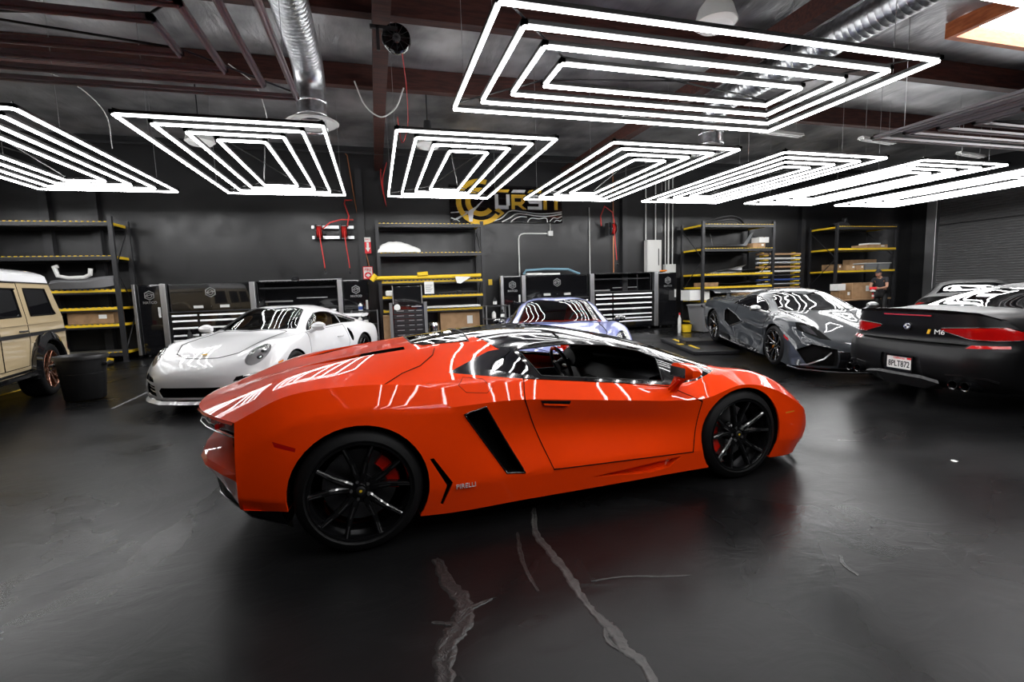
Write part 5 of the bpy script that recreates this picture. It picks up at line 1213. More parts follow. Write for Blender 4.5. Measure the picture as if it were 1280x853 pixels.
# things on top of cabinets
m=MB(); m.box(4.5,5.0,14.2,14.4,1.862,1.93,b=.015); m.box(5.0,5.6,14.22,14.4,1.862,1.92,b=.01); tag(m.build('spoiler_offcut','paper'),'white narrow parcel lying on the cabinet below the bent conduit','parcel')
m=MB(); P=[(4.42,14.3,1.90),(4.5,14.3,2.02),(5.2,14.3,2.05),(5.9,14.3,2.03),(6.15,14.3,1.93),(6.3,14.3,1.88)]; m.tube([(x,y,z) for x,y,z in P],.035,8); tag(m.build('body_trim','lightblue'),'pale blue curved trim piece on the cabinet behind the lavender car','car part')
m=MB(); m.tube([(-3.0,14.3,1.88),(-2.0,14.3,1.885),(-.9,14.3,1.89)],.02,6); tag(m.build('metal_bar','alu'),'thin metal bar lying on the cabinet behind the white car','bar')
m=MB(); m.lathe([(0,0),(.10,0),(.12,.05),(.08,.10),(0,.11)],c=(-2.1,14.3,1.87),n=16); tag(m.build('shop_lamp','steel_black'),'small black lamp lying on the cabinet behind the white car','lamp')
m=MB(); m.tube([(9.05,14.05,1.90),(9.2,14.0,1.90),(9.3,14.05,1.91)],.03,6); tag(m.build('orange_glove','amber'),'orange glove on top of the rightmost locker','glove')
for k,(x,c) in enumerate(((-4.62,'black'),(-4.05,'black'),(-3.6,'black'),(-3.42,'yellow'))):
    t=empty('spray_bottle',(x,13.90,.44),0,('black bottle hanging on the drawers left of the white car' if c=='black' else 'yellow capped bottle hanging on the drawers left of the white car'),'bottle','bottles hanging on the drawers' if c=='black' else None)
    m=MB(); m.lathe([(0,0),(.05,0),(.055,.02),(.05,.16),(.02,.20),(.02,.23)],n=14); m.build('bottle_body','black',t)
    m=MB(); m.box(-.02,.02,-.05,.03,.23,.27,b=.006); m.build('trigger','black' if c=='black' else 'yellow',t)
    m=MB(); m.box(-.05,.05,.03,.10,.02,.12); m.build('magnetic_holder','steel_black',t)
# ================================================================== racks
def rack(x0,x1,y0,y1,levels,label,top=3.40,yel=(),wiremesh=True):
    t=empty('storage_rack',(0,0,0),0,label,'rack','black storage racks along the back wall')
    for x in (x0,x1):
        for y in (y0,y1):
            m=MB(); m.box(x-.045,x+.045,y-.035,y+.035,0,top); 
            m.box(x-.07,x+.07,y-.06,y+.06,0,.012)
            m.build('upright','steel_black',t)
        m=MB(); 
        n=3
        for k in range(n):
            za=.2+(top-.4)*k/n; zb=.2+(top-.4)*(k+1)/n
            m.tube([(x,y0,za if k%2==0 else zb),(x,y1,zb if k%2==0 else za)],.014,5)
        m.build('side_brace','steel_black',t)
    for i,z in enumerate(levels):
        yy=i in yel
        m=MB()
        for y in (y0-.04,y1):
            m.box(x0+.045,x1-.045,y,y+.04,z-.10,z-.06 if yy else z-.015,0)
            if yy: m.box(x0+.045,x1-.045,y-.002,y+.042,z-.06,z-.012,1)
        for x in (x0+.02,x1-.06): m.box(x,x+.04,y0,y1,z-.06,z-.0,1)
        m.box(x0+.05,x1-.05,y0-.035,y1,z-.012,z-.006,2)
        nn=int((x1-x0)/.11)
        for k in range(nn): 
            xx=x0+.08+(x1-x0-.16)*k/(nn-1); m.box(xx-.022,xx+.022,y0-.045,y0-.0,z-.012,z+.006,1)
        m.build('shelf',['steel_black','yellow','grate'],t)
    return t
ZL=[3.33,2.54,1.75,1.33,.93,.25]
rack(-9.1,-5.92,13.62,14.42,ZL,'tall black and yellow rack at the far left behind the beige off-roader',3.45,(2,3,4))
rack(.12,3.0,13.62,14.42,[3.33,2.54,1.78,1.36,.98,.2],'tall rack in the centre behind the small toolbox',3.40,(2,3,4))
rack(10.15,12.9,13.32,14.40,[3.33,2.56,1.75,1.33,.90,.2],'tall rack behind the grey car, right of the tool lockers',3.42,(2,3,4))
rack(15.62,18.4,13.32,14.40,[3.28,2.52,1.74],'tall rack in the right-hand corner behind the person',3.36,(1,2))
# ---- goods
def box(x0,x1,y0,y1,z0,z1,label,mat='card',name='cardboard_box',group=None,flaps=False,labelpatch=True,rz=0):
    cx,cy=(x0+x1)/2,(y0+y1)/2
    t=empty(name,(cx,cy,z0),rz,label,'box',group); w,d,h=(x1-x0)/2,(y1-y0)/2,z1-z0
    m=MB(); m.box(-w,w,-d,d,0,h,b=.006); m.build('carton',mat,t)
    if labelpatch:
        m=MB(); m.box(-w*.995,w*.995,-d-.002,-d,h*.93,h*.95); m.box(-.03,.03,-d-.003,d+.003,h-.01,h+.002); m.build('packing_tape','kraft',t)
        m=MB(); m.box(w*.35,w*.35+min(.16,w*.4),-d-.004,-d-.001,h*.45,h*.8); m.build('shipping_label','paper',t)
    if flaps:
        m=MB(); m.add([(-w,-d,h),(w,-d,h),(w*.9,-d-.12,h+.05),(-w*.9,-d-.12,h+.05)],[(0,1,2,3)],0,False); m.build('flap',mat,t)
    return t
box(-7.02,-6.1,13.68,14.2,.94,1.21,'dark brown cardboard box with open flap on the left rack','kraft',flaps=True)
box(1.72,2.86,13.70,14.3,.21,.87,'large tan cardboard box with labels at the bottom of the centre rack')
box(.14,.42,13.2,13.52,.0,.86,'tall narrow cardboard box left of the small toolbox','card')
box(9.75,10.5,13.42,13.9,.905,1.24,'plain white box on the lower shelf of the rack behind the grey car','paper','white_box',labelpatch=False)
box(12.25,12.75,13.5,13.9,2.565,2.74,'small tan box on the right end of the second shelf behind the grey car','card')
box(12.45,12.85,13.45,13.8,2.76-.195+.18,2.93,'small pale box stacked on a tan box, rack behind the grey car','paper')
box(10.25,10.8,13.38,13.9,1.335,1.47,'flat brown box on the fourth shelf of the rack behind the grey car','kraft',labelpatch=False)
box(11.6,12.3,13.4,13.9,.905,1.12,'brown carton on the fifth shelf partly behind the grey car roof','kraft')
box(17.25,18.25,13.5,14.1,2.53,2.66,'long flat brown box on the second shelf of the corner rack','card')
box(17.35,17.9,13.5,13.9,2.665,2.72,'thin white packet on the long flat box, corner rack','paper','packet',labelpatch=False)
box(17.1,18.4,14.0,14.3,1.75,2.15,'long brown carton standing behind the clear tubs, corner rack','card',labelpatch=False)
G4='cartons between the tubs on the corner rack'
box(15.55+.1,15.98,13.4,13.9,1.75,1.97,'small brown carton beside the leftmost clear tub, corner rack','kraft',group=None)
box(16.2,16.62,13.4,13.8,1.75,1.93,'small brown carton second from left on the tub shelf, corner rack','card')
box(16.66,17.02,13.4,13.8,1.75,1.93,'small brown carton beside the middle clear tub, corner rack','card')
def tub(x,z,label,w=.34):
    t=empty('storage_tub',(x,13.62,z),0,label,'tub','clear plastic tubs on the corner rack')
    m=MB(); m.grid([[(-w*.86,-.2,0),(w*.86,-.2,0),(w*.86,.2,0),(-w*.86,.2,0)],[(-w,-.24,.22),(w,-.24,.22),(w,.24,.22),(-w,.24,.22)]],closed=True,sm=False); m.box(-w*.86,w*.86,-.2,.2,0,.005); m.build('tub_body','silver',t)
    m=MB(); m.box(-w-.02,w+.02,-.26,.26,.22,.25,b=.01); m.build('lid','offwhite',t)
tub(15.45-.0+.02,1.75,'clear storage tub at the left end of the tub shelf') if 0 else None
tub(17.38,1.75,'clear storage tub in the middle of the tub shelf, corner rack',.28); tub(18.0,1.75,'clear storage tub at the right end of the tub shelf, corner rack',.28)
# work table in front of the corner rack
t=empty('packing_table',(16.3,13.0,0),0,'narrow wooden topped table in front of the corner rack','table')
m=MB(); m.box(-1.1,1.15,-.3,.28,.70,.75,b=.005); m.build('table_top','card',t)
for x in (-1.05,1.1):
    for y in (-.26,.24): m=MB(); m.box(x-.025,x+.025,y-.025,y+.025,0,.70); m.build('leg','steel_black',t)
box(15.85,16.75,12.85,13.25,.755,1.30,'large brown carton on the packing table','card')
box(15.30,15.80,12.85,13.2,.755,1.05,'smaller brown carton at the left of the packing table','kraft')
box(15.2,15.55,12.85,13.15,1.055,1.28,'white printed box on the smaller carton of the packing table','paper',labelpatch=False)
def bottle(x,y,z,h,mat,label,grp=None,cap='black'):
    t=empty('bottle',(x,y,z),0,label,'bottle',grp)
    m=MB(); m.lathe([(0,0),(h*.22,0),(h*.24,.01),(h*.24,h*.62),(h*.10,h*.78),(h*.09,h*.85)],n=16); m.build('bottle_body',mat,t)
    m=MB(); m.lathe([(h*.11,h*.85),(h*.11,h),(0,h)],n=14); m.build('cap',cap,t)
    m=MB(); m.lathe([(h*.243,h*.15),(h*.243,h*.5)],n=16); m.build('label','paper' if mat!='paper' else 'bluefoil',t)
for k,(x,mt) in enumerate(((16.82,'redsign'),(17.0,'paper'),(17.14,'redsign'),(17.28,'black'),(17.40,'paper'))):
    bottle(x,12.85,.755,.26 if k%2 else .22,mt,['small red bottle at the left of the row on the packing table','white bottle second in the row on the packing table','red bottle in the middle of the row on the packing table','black bottle fourth in the row on the packing table','white bottle at the right end of the packing table'][k])
# vinyl roll rack
t=empty('roll_rack',(0,0,0),0,'yellow rack holding horizontal rolls between the two right-hand racks','rack')
for x in (13.08,14.45):
    m=MB(); m.box(x-.05,x+.05,13.95,14.05,0,2.45)
    for k in range(9): m.box(x-.10,x+.10,13.80,13.96,1.16+.148*k-.03,1.16+.148*k+.0)
    m.build('roll_bracket','yellow',t)
RL=['card','silver','bluefoil','steel_black','offwhite','card','silver','offwhite','card']
for k in range(9):
    z=1.16+.148*k+.036
    tt=MB(); tt.cyl((12.72,13.86,z),(14.62,13.86,z),.036 if k!=6 else .05,14); 
    o=tt.build('vinyl_roll',RL[k]); tag(o,['bottom roll, tan, on the yellow roll rack','second roll from the bottom, silvery, on the yellow roll rack','metallic blue roll on the yellow roll rack','black roll just above the blue roll on the yellow roll rack','off-white roll in the middle of the yellow roll rack','tan roll fourth from the top of the yellow roll rack','thick silvery roll third from the top of the yellow roll rack','off-white roll second from the top of the yellow roll rack','topmost tan roll on the yellow roll rack'][k],'roll','vinyl rolls on the yellow rack')
    e=MB(); e.lathe([(0,14.621),(.022,14.621)],c=(0,13.86,z),axis='x',n=12); e.build('roll_core','kraft',o)
# car parts on shelves
def panel(name,pts,th,mat,label,loc=(0,0,0),cat='car part'):
    """curved sheet: rows of (x,y,z) given thickness in y"""
    m=MB(); rows=[[(x,y,z) for x,y,z in r] for r in pts]
    m.grid(rows); m.grid([[(x,y+th,z-.01) for x,y,z in r] for r in rows])
    o=m.build(name,mat,None,loc=loc); return tag(o,label,cat)
def arcpart(name,x0,x1,y,z,h,mat,label,r=.05,bow=.25,n=14):
    m=MB(); pts=[]
    for i in range(n+1):
        t=i/n; pts.append((x0+(x1-x0)*t,y-bow*math.sin(PI*t),z+h*math.sin(PI*t)**.7))
    m.tube(pts,[r*(.5+.8*math.sin(PI*i/n)) for i in range(n+1)],8,flat=.5)
    m.tube([(p[0],p[1]+.05,max(z+.02,p[2]-.09)) for p in pts],r*.5,6)
    for i in range(1,n,2): m.tube([pts[i],(pts[i][0],pts[i][1]+.05,max(z+.02,pts[i][2]-.09))],.012,5)
    o=m.build(name,mat); return tag(o,label,'car part')
arcpart('wheel_arch_liner',10.55,12.1,13.75,3.36,.24,'steel_black','black arched car part on top of the rack behind the grey car')
arcpart('crash_bar',10.25,12.3,13.75,2.60,.05,'steel_black','black crash bar on the second shelf behind the grey car',.05,.3)
m=MB(); m.grid([[(10.55+.03*k,13.5,3.05-.13*k) for k in range(4)]+[(10.9,13.5,2.62),(11.4,13.5,2.60),(12.0,13.5,2.66),(12.35,13.6,3.1)],[(10.62+.03*k,13.55,3.02-.12*k) for k in range(4)]+[(11.0,13.6,2.68),(11.4,13.6,2.64),(11.95,13.6,2.72),(12.3,13.65,3.1)]])
tag(m.build('bumper_skin','silver'),'silver bumper skin curving up at both ends, second shelf behind the grey car','car part')
m=MB(); m.grid([[(10.5,13.45,1.78),(10.9,13.42,1.86),(11.4,13.42,1.93),(11.95,13.45,2.03)],[(10.5,13.5,1.775),(10.95,13.7,1.82),(11.4,13.7,1.86),(12.0,13.7,1.95)],[(10.6,13.5,1.77),(11.0,13.55,1.77),(11.5,13.55,1.77),(11.9,13.6,1.78)]])
tag(m.build('splitter_panel','white'),'white pointed body panel on the middle shelf behind the grey car','car part')
for i,(x0,x1,z,mt,lb) in enumerate([(10.3,12.6,1.37,'steel_black','long black strip on the fourth shelf behind the grey car'),(12.0,12.85,1.40,'darkcloth','black tube bag at the right of the fourth shelf behind the grey car'),(10.9,12.7,1.80,'steel_black','long thin black blade on the middle shelf behind the grey car')]):
    m=MB(); m.grid([[(x0+(x1-x0)*k/6,13.42+.03*math.sin(k),z+.05+.02*math.sin(k*1.7)),][0:1]+[(x0+(x1-x0)*k/6,13.55,z+.07+.02*math.sin(k*1.7)),(x0+(x1-x0)*k/6,13.7,z-.02)] for k in range(7)]); tag(m.build('trim_strip',mt),lb,'car part')
m=MB(); m.grid([[(15.75+.35*k,13.5,3.30),(15.75+.35*k,13.6,3.38+.10*math.sin(PI*(k+.3)/3)),(15.75+.35*k,13.9,3.32)] for k in range(3)]); m.box(16.30,16.42,13.6,13.75,3.29,3.62,b=.02); tag(m.build('intake_part','steel_black'),'black part with a grey upright on top of the corner rack','car part')
# left rack parts : grey bumper
m=MB(); m.grid([[(-7.25,13.6,1.78),(-7.2,13.5,1.90),(-7.2,13.6,1.98)],[(-6.95,13.5,1.78),(-6.95,13.42,1.94),(-6.95,13.6,2.02)],[(-6.5,13.46,1.78),(-6.5,13.38,1.92),(-6.5,13.6,2.02)],[(-6.15,13.5,1.80),(-6.15,13.45,1.98),(-6.15,13.6,2.06)],[(-5.98,13.6,1.84),(-5.98,13.6,2.0),(-5.98,13.7,2.08)]]); tag(m.build('bumper_cover','grey_plastic'),'dark grey bumper cover on the middle shelf of the left rack','car part')
m=MB(); P=[(-7.05,13.5,2.28),(-7.0,13.5,2.08),(-6.8,13.5,2.03),(-6.5,13.5,2.04),(-6.38,13.5,2.10),(-6.36,13.5,2.24)]; m.tube(P,.045,8); m.tube([(-7.08,13.5,2.27),(-6.98,13.5,2.30)],.04,8); tag(m.build('trim_surround','offwhite'),'chrome trim surround, its shine painted off-white, standing on the grey bumper, left rack','car part')  # chrome piece: its bright reflections are put in as off-white colour
m=MB(); m.tube([(-7.75,13.55,2.0),(-7.7,13.55,2.14),(-7.6,13.55,2.02)],.035,8); m.box(-7.9,-7.3,13.6,13.9,1.76,1.98,b=.04); tag(m.build('mirror_housing','steel_black'),'black plastic part at the left of the middle shelf, left rack','car part')
# centre rack goods
m=MB(); 
random.seed(3)
rows=[]
for i in range(17):
    t=i/16; s=math.sin(PI*(.04+.92*t))**.5; z=2.55
    rows.append([(.10+1.15*t, 13.60+.02-.10*s+ .42*s*(1-math.cos(a))*.5, z+ .34*s*(.75+.25*math.cos(t*2.2))*math.sin(a)**.7+random.uniform(-.012,.012)) for a in [PI*j/10 for j in range(11)]])
m.grid(rows); tag(m.build('covered_bumper','paper'),'white plastic wrapped bundle on the second shelf of the centre rack','bundle')
m=MB(); m.tube([(-.05,13.5,1.86),(.1,13.5,1.86),(1.2,13.5,1.86),(2.2,13.5,1.865),(2.9,13.5,1.88)],.055,8); m.tube([(1.12,13.48,1.93),(1.4,13.48,1.95)],.07,8); m.tube([(-.1,13.46,1.80),(.02,13.46,1.95)],.07,8); tag(m.build('yellow_wrap','yellow'),'yellow padded wrapping along the third shelf of the centre rack','wrapping')
m=MB(); m.add([(2.15,13.435,1.86),(2.6,13.435,1.84),(2.3,13.435,1.66),(2.2,13.435,1.68)],[(0,1,2,3)],0,False); m.add([(2.15,13.46,1.86),(2.6,13.46,1.84),(2.3,13.46,1.66),(2.2,13.46,1.68)],[(3,2,1,0)],0,False); tag(m.build('white_rag','paper'),'white rag hanging off the yellow wrapping, centre rack','rag')
m=MB(); m.box(1.30,1.56,13.562,13.576,1.40,1.74); o=m.build('notice_sheet','paper'); tag(o,'white printed notice sheet hanging on the centre rack','notice')
m=MB(); 
for k in range(6): m.box(1.33,1.53-.03*(k%3),13.559,13.5615,1.64-.035*k,1.65-.035*k)
m.build('print_lines','grey_plastic',o)
m=MB(); m.lathe([(0,0),(.14,0),(.16,.03),(.16,.22),(.13,.28),(0,.30)],c=(1.50,13.6,.22+.1),n=20); tag(m.build('steel_pot','chrome'),'round shiny metal pot left of the large cardboard box','pot')
m=MB(); m.grid([[(1.3+.26*k,13.5,1.0),(1.3+.26*k,13.5,1.04+.02*(k%2)),(1.3+.26*k,13.9,1.05)] for k in range(7)]); tag(m.build('film_strip','paper'),'pale strip of film lying on the fifth shelf of the centre rack','film')
m=MB(); m.box(.25,.72,13.62,13.9,1.368,1.52,b=.03); tag(m.build('cloth_stack','paper'),'small stack of pale cloths on the left of the centre rack','cloth')
m=MB(); m.tube([(1.7,13.6,1.40),(2.2,13.55,1.44),(2.8,13.6,1.42)],.025,6); m.box(2.2,2.32,13.5,13.6,1.40,1.47,b=.02); tag(m.build('dark_trim','steel_black'),'thin dark trim lying on the fourth shelf of the centre rack','car part')
# ---- rolling toolbox with top chest
t=empty('rolling_toolbox',(.78,13.0,0),0,'small black rolling toolbox with grey corner posts in front of the centre rack','toolbox')
m=MB(); m.box(-.44,.44,-.25,.25,.12,1.12,b=.01); m.build('cabinet_body','gloss_black',t)
for k in range(7):
    z1=1.02-.125*k; m=MB(); m.box(-.38,.38,-.27,-.25,z1-.115,z1-.005,b=.004); d=m.build('drawer','steel_black',t)
    m=MB(); m.box(-.30,-.12,-.285,-.27,z1-.045,z1-.03); m.box(.0,.14,-.285,-.27,z1-.045,z1-.03); m.box(.20,.34,-.285,-.27,z1-.045,z1-.03); m.build('drawer_handle','alu',d)
for s in (-1,1): m=MB(); m.box(s*.44-.04,s*.44+.04,-.30,-.20,.10,1.20,b=.01); m.build('corner_post','grey_plastic',t)
m=MB(); m.box(-.36,.36,-.12,.22,1.12,1.62,b=.01); m.build('top_lid','gloss_black',t)
for s in (-1,1): m=MB(); m.tube([(s*.37,-.14,1.16),(s*.37,-.14,1.62),(s*.37,-.0,1.64)],.014,6); m.build('lid_strut','alu',t)
m=MB(); m.lathe([(.0,-.3),(.07,-.3),(.08,-.29)],c=(-.28,0,1.08),axis='y',n=16); m.box(-.36,-.20,-.292,-.28,1.03,1.05); m.build('round_sticker','paper',t)
m=MB(); m.box(.08,.34,-.292,-.27,1.075,1.10); m.build('chrome_badge','alu',t)
for x in (-.36,.36):
    for y in (-.18,.18): m=MB(); m.lathe([(0,-.025),(.06,-.025),(.06,.025),(0,.025)],c=(x,y,.06),axis='x',n=14); m.build('caster','black',t)
# clutter between racks and lockers
def cart(x,y,label):
    t=empty('service_cart',(x,y,0),0,label,'cart')
    for z in (.25,.62,.98): m=MB(); m.box(-.34,.34,-.22,.22,z,z+.03,b=.008); m.build('tray','steel_black',t)
    for a in (-.33,.33):
        for b in (-.21,.21): m=MB(); m.box(a-.015,a+.015,b-.015,b+.015,.06,1.02); m.build('upright','grey_plastic',t)
    for a in (-.33,.33): m=MB(); m.lathe([(0,-.02),(.06,-.02),(.06,.02),(0,.02)],c=(a,-.2,.06),axis='x',n=12); m.build('caster','black',t)
    return t
cart(3.25,13.25,'black service cart right of the centre rack'); cart(-.33,13.45,'black service cart left of the centre rack behind the white car tail')
for k,(x,y,z,mt,lb) in enumerate([(3.15,13.12,.65,'offwhite','white spray bottle on the right-hand service cart'),(3.40,13.12,.65,'black','black spray bottle on the right-hand service cart'),(3.2,13.15,1.01,'steel_black','dark bottle on top of the right-hand service cart'),(-.45,13.32,.65,'paper','white bottle on the left-hand service cart'),(-.3,13.32,.65,'black','black bottle on the left-hand service cart'),(-.42,13.35,1.01,'paper','white bottle on top of the left-hand service cart')]):
    bottle(x,y,z,.24,mt,lb)
m=MB(); m.box(3.36,3.48,14.57,14.6,1.60,1.78,b=.005); tag(m.build('warning_tag','yellow'),'small yellow tag on the wall right of the centre rack','tag')
# ---- bin, tote, bucket, jack, lift plate
t=empty('rubbish_bin',(-4.34,8.66,0),0,'black plastic rubbish bin between the beige off-roader and the white car','bin')
m=MB(); m.lathe([(0,.01),(.235,.01),(.25,.03),(.30,.60),(.305,.62),(.33,.62),(.335,.66),(.325,.68),(.315,.68),(.30,.66),(.24,.04),(0,.04)],n=40,sx=1.0,sy=.92); m.build('bin_body','bin',t)
for s in (-1,1): m=MB(); m.box(s*.335-.03,s*.335+.03,-.09,.09,.52,.56,b=.01); m.build('handle','bin',t)
m=MB(); m.lathe([(.275,.40),(.285,.41),(.278,.42)],n=40,sy=.92); m.build('rib','bin',t)
t=empty('plastic_tote',(9.62,12.3,0),0,'worn grey plastic tote standing behind the grey car','tote')
m=MB(); m.grid([[(-.42,-.28,.05),(.42,-.28,.05),(.42,.28,.05),(-.42,.28,.05)],[(-.52,-.34,.80),(.52,-.34,.80),(.52,.34,.80),(-.52,.34,.80)]],closed=True,sm=False); m.box(-.42,.42,-.28,.28,.03,.06)
for k in range(5): m.prism([(-.345,.74),(-.30,.1),(-.27,.1),(-.31,.74)],'x',-.36+.18*k-.015,-.36+.18*k+.015)
m.build('tote_body','grey_plastic',t)
m=MB(); 
for a in ((-.55,.55,-.37,-.33),(-.55,.55,.33,.37),(-.55,-.51,-.37,.37),(.51,.55,-.37,.37)): m.box(*a,.78,.83)
m.build('rim','grey_plastic',t)
m=MB(); m.box(-.10,.10,-.35,-.33,.55,.70); m.build('hand_hole','void',t)
t=empty('yellow_bucket',(8.90,12.4,0),0,'small yellow bucket on the floor left of the grey tote','bucket')
m=MB(); m.lathe([(0,.02),(.13,.02),(.16,.24),(.17,.25),(.155,.25),(.12,.04),(0,.04)],n=24); m.build('bucket_body','yellow',t)
m=MB(); m.lathe([(.12,.25),(.165,.252)],n=24); m.build('rim','black',t)
t=empty('bottle',(8.66,12.4,0),0,'slim white bottle on the floor left of the yellow bucket','bottle')
m=MB(); m.lathe([(0,0),(.045,0),(.05,.02),(.05,.42),(.02,.50),(.02,.54)],n=14); m.build('bottle_body','offwhite',t)
m=MB(); m.lathe([(.024,.54),(.024,.60),(0,.60)],n=12); m.build('cap','redsign',t)

t=empty('floor_jack',(-6.45,13.05,0),0,'yellow floor jack at the foot of the left rack','jack')
m=MB(); m.prism([(-.42,.05),(.45,.05),(.48,.14),(.1,.22),(-.42,.18)],'y',-.13,-.09); m.prism([(-.42,.05),(.45,.05),(.48,.14),(.1,.22),(-.42,.18)],'y',.09,.13); m.box(-.40,.42,-.10,.10,.07,.10); m.build('jack_frame','yellow',t)
m=MB(); m.prism([(-.1,.14),(.4,.20),(.42,.26),(-.1,.20)],'y',-.05,.05); m.lathe([(0,.26),(.06,.26),(.07,.30),(0,.30)],c=(.4,0,0),n=16); m.build('lift_arm','yellow',t)
m=MB(); m.tube([(-.3,0,.16),(-.65,0,.42),(-.9,0,.95)],.018,8); m.build('pump_handle','steel_black',t)
for x in (-.34,.40):
    m=MB(); m.lathe([(0,-.16),(.06,-.16),(.06,.16),(0,.16)],c=(x,0,.06),axis='y',n=16); m.build('roller','black',t)
t=empty('low_lift',(7.62,9.15,0),-1.895,'low black lift ramp with a yellow stripe under the rear of the grey car','lift')
m=MB(); m.box(-1.35,1.25,-1.12,-.20,0,.085,b=.02); m.build('ramp_deck','steel_black',t)
m=MB(); m.box(-1.0,.85,-.93,-.87,.085,.092); m.build('yellow_stripe','yellow',t)
m=MB(); m.prism([(-.05,-1.10),(.15,-1.10),(.05,-.80)],'z',.085,.095); m.build('yellow_marker','yellow',t)
m=MB(); m.box(-1.35,1.25,.20,1.12,0,.085,b=.02); m.build('far_ramp_deck','steel_black',t)
m=MB(); m.box(-.25,.25,-.98,.98,.0,.18); m.build('rear_wheel_platform','steel_black',t)
# yellow floor line by the off-roader, worn tape by the white car
m=MB(); m.box(-6.02,-5.95,8.3,10.8,0,.003); tag(m.build('floor_stripe','yellow'),'yellow stripe painted on the floor under the beige off-roader','stripe')
m=MB(); pts=[(-3.62,10.9),(-3.60,9.9),(-3.63,9.2),(-3.60,8.4),(-3.58,7.7)]; 
m.grid([[(x-.02,y,.003),(x+.02,y,.003)] for x,y in pts]); tag(m.build('floor_tape','grey_plastic'),'grey worn tape line on the floor left of the white car','tape')
m=MB(); m.grid([[(4.32,2.575,.001),(4.34,2.57,.008),(4.355,2.58,.001)],[(4.315,2.595,.001),(4.335,2.60,.010),(4.355,2.605,.002)],[(4.325,2.62,.001),(4.34,2.622,.004),(4.35,2.62,.001)]]); tag(m.build('dry_leaf','paper'),'tiny pale scrap lying on the floor at right, beyond the orange car nose','scrap')
# scars in the floor coating : shallow raised ridges
def scar(path,w,seed,label,mat='scar',h=.004,group=None):
    random.seed(seed); P=[Vector((x,y,0)) for x,y in path]; n=(len(P)-1)*7; rows=[]
    for i in range(n+1):
        p=crom(P,min(i/7,len(P)-1.0001)); q=crom(P,min((i+.5)/7,len(P)-1.0001)); d=(q-p); 
        if d.length<1e-5: d=Vector((0,-1,0))
        d.normalize(); s=Vector((-d.y,d.x,0)); t=i/n
        ww=w*(.35+.65*math.sin(PI*min(1,max(0,t*.94+.03)))**.5)*(.75+.5*random.random()); off=random.uniform(-.3,.3)*w*.5
        c=p+s*off; row=[]
        for k,(u,hh) in enumerate(((-1,0),(-.72,1),(-.4,.55),(0,.35),(.4,.6),(.72,1),(1,0))):
            row.append((c.x+s.x*u*ww,c.y+s.y*u*ww,.0008+h*hh*(.7+.5*random.random()) if hh else .0002))
        rows.append(row)
    m=MB(); m.grid(rows); o=m.build('floor_scar',mat,ang=0); tag(o,label,'floor patch',group)
    o['label']=label
scar([(.93,2.93),(.84,2.60),(.85,2.39),(.862,2.215),(.856,2.03),(.852,1.916)],.026,1,'upper part of the long pale crack in the floor coating below the orange car')
scar([(.852,1.93),(.872,1.80),(.893,1.72),(.885,1.62),(.915,1.55),(.90,1.42)],.028,2,'lower part of the long pale crack reaching the bottom of the picture')
scar([(.87,1.76),(.845,1.70),(.852,1.64),(.885,1.61)],.012,9,'short side loop of the long pale crack in the floor')
scar([(.738,2.66),(.69,2.45),(.669,2.20),(.674,2.08)],.013,3,'short dark crack left of the long pale crack','scar2')
scar([(.23,2.53),(.262,2.285),(.31,2.10),(.272,1.97),(.21,1.89),(.17,1.74),(.16,1.6)],.045,4,'rough patched crack in the floor nearest the rear wheel','scar2',.005)
scar([(.15,2.02),(.25,1.99),(.33,2.06),(.46,2.10)],.014,5,'short crosswise ridge in the floor left of the cracks','scar2',.004)
scar([(.95,2.075),(1.12,2.06),(1.30,2.0),(1.45,1.96)],.006,6,'thin straight scratch right of the long pale crack','scar2',.002)
scar([(2.30,1.86),(2.24,1.80),(2.22,1.70)],.012,7,'short curved mark in the floor right of the middle','scar2',.003)
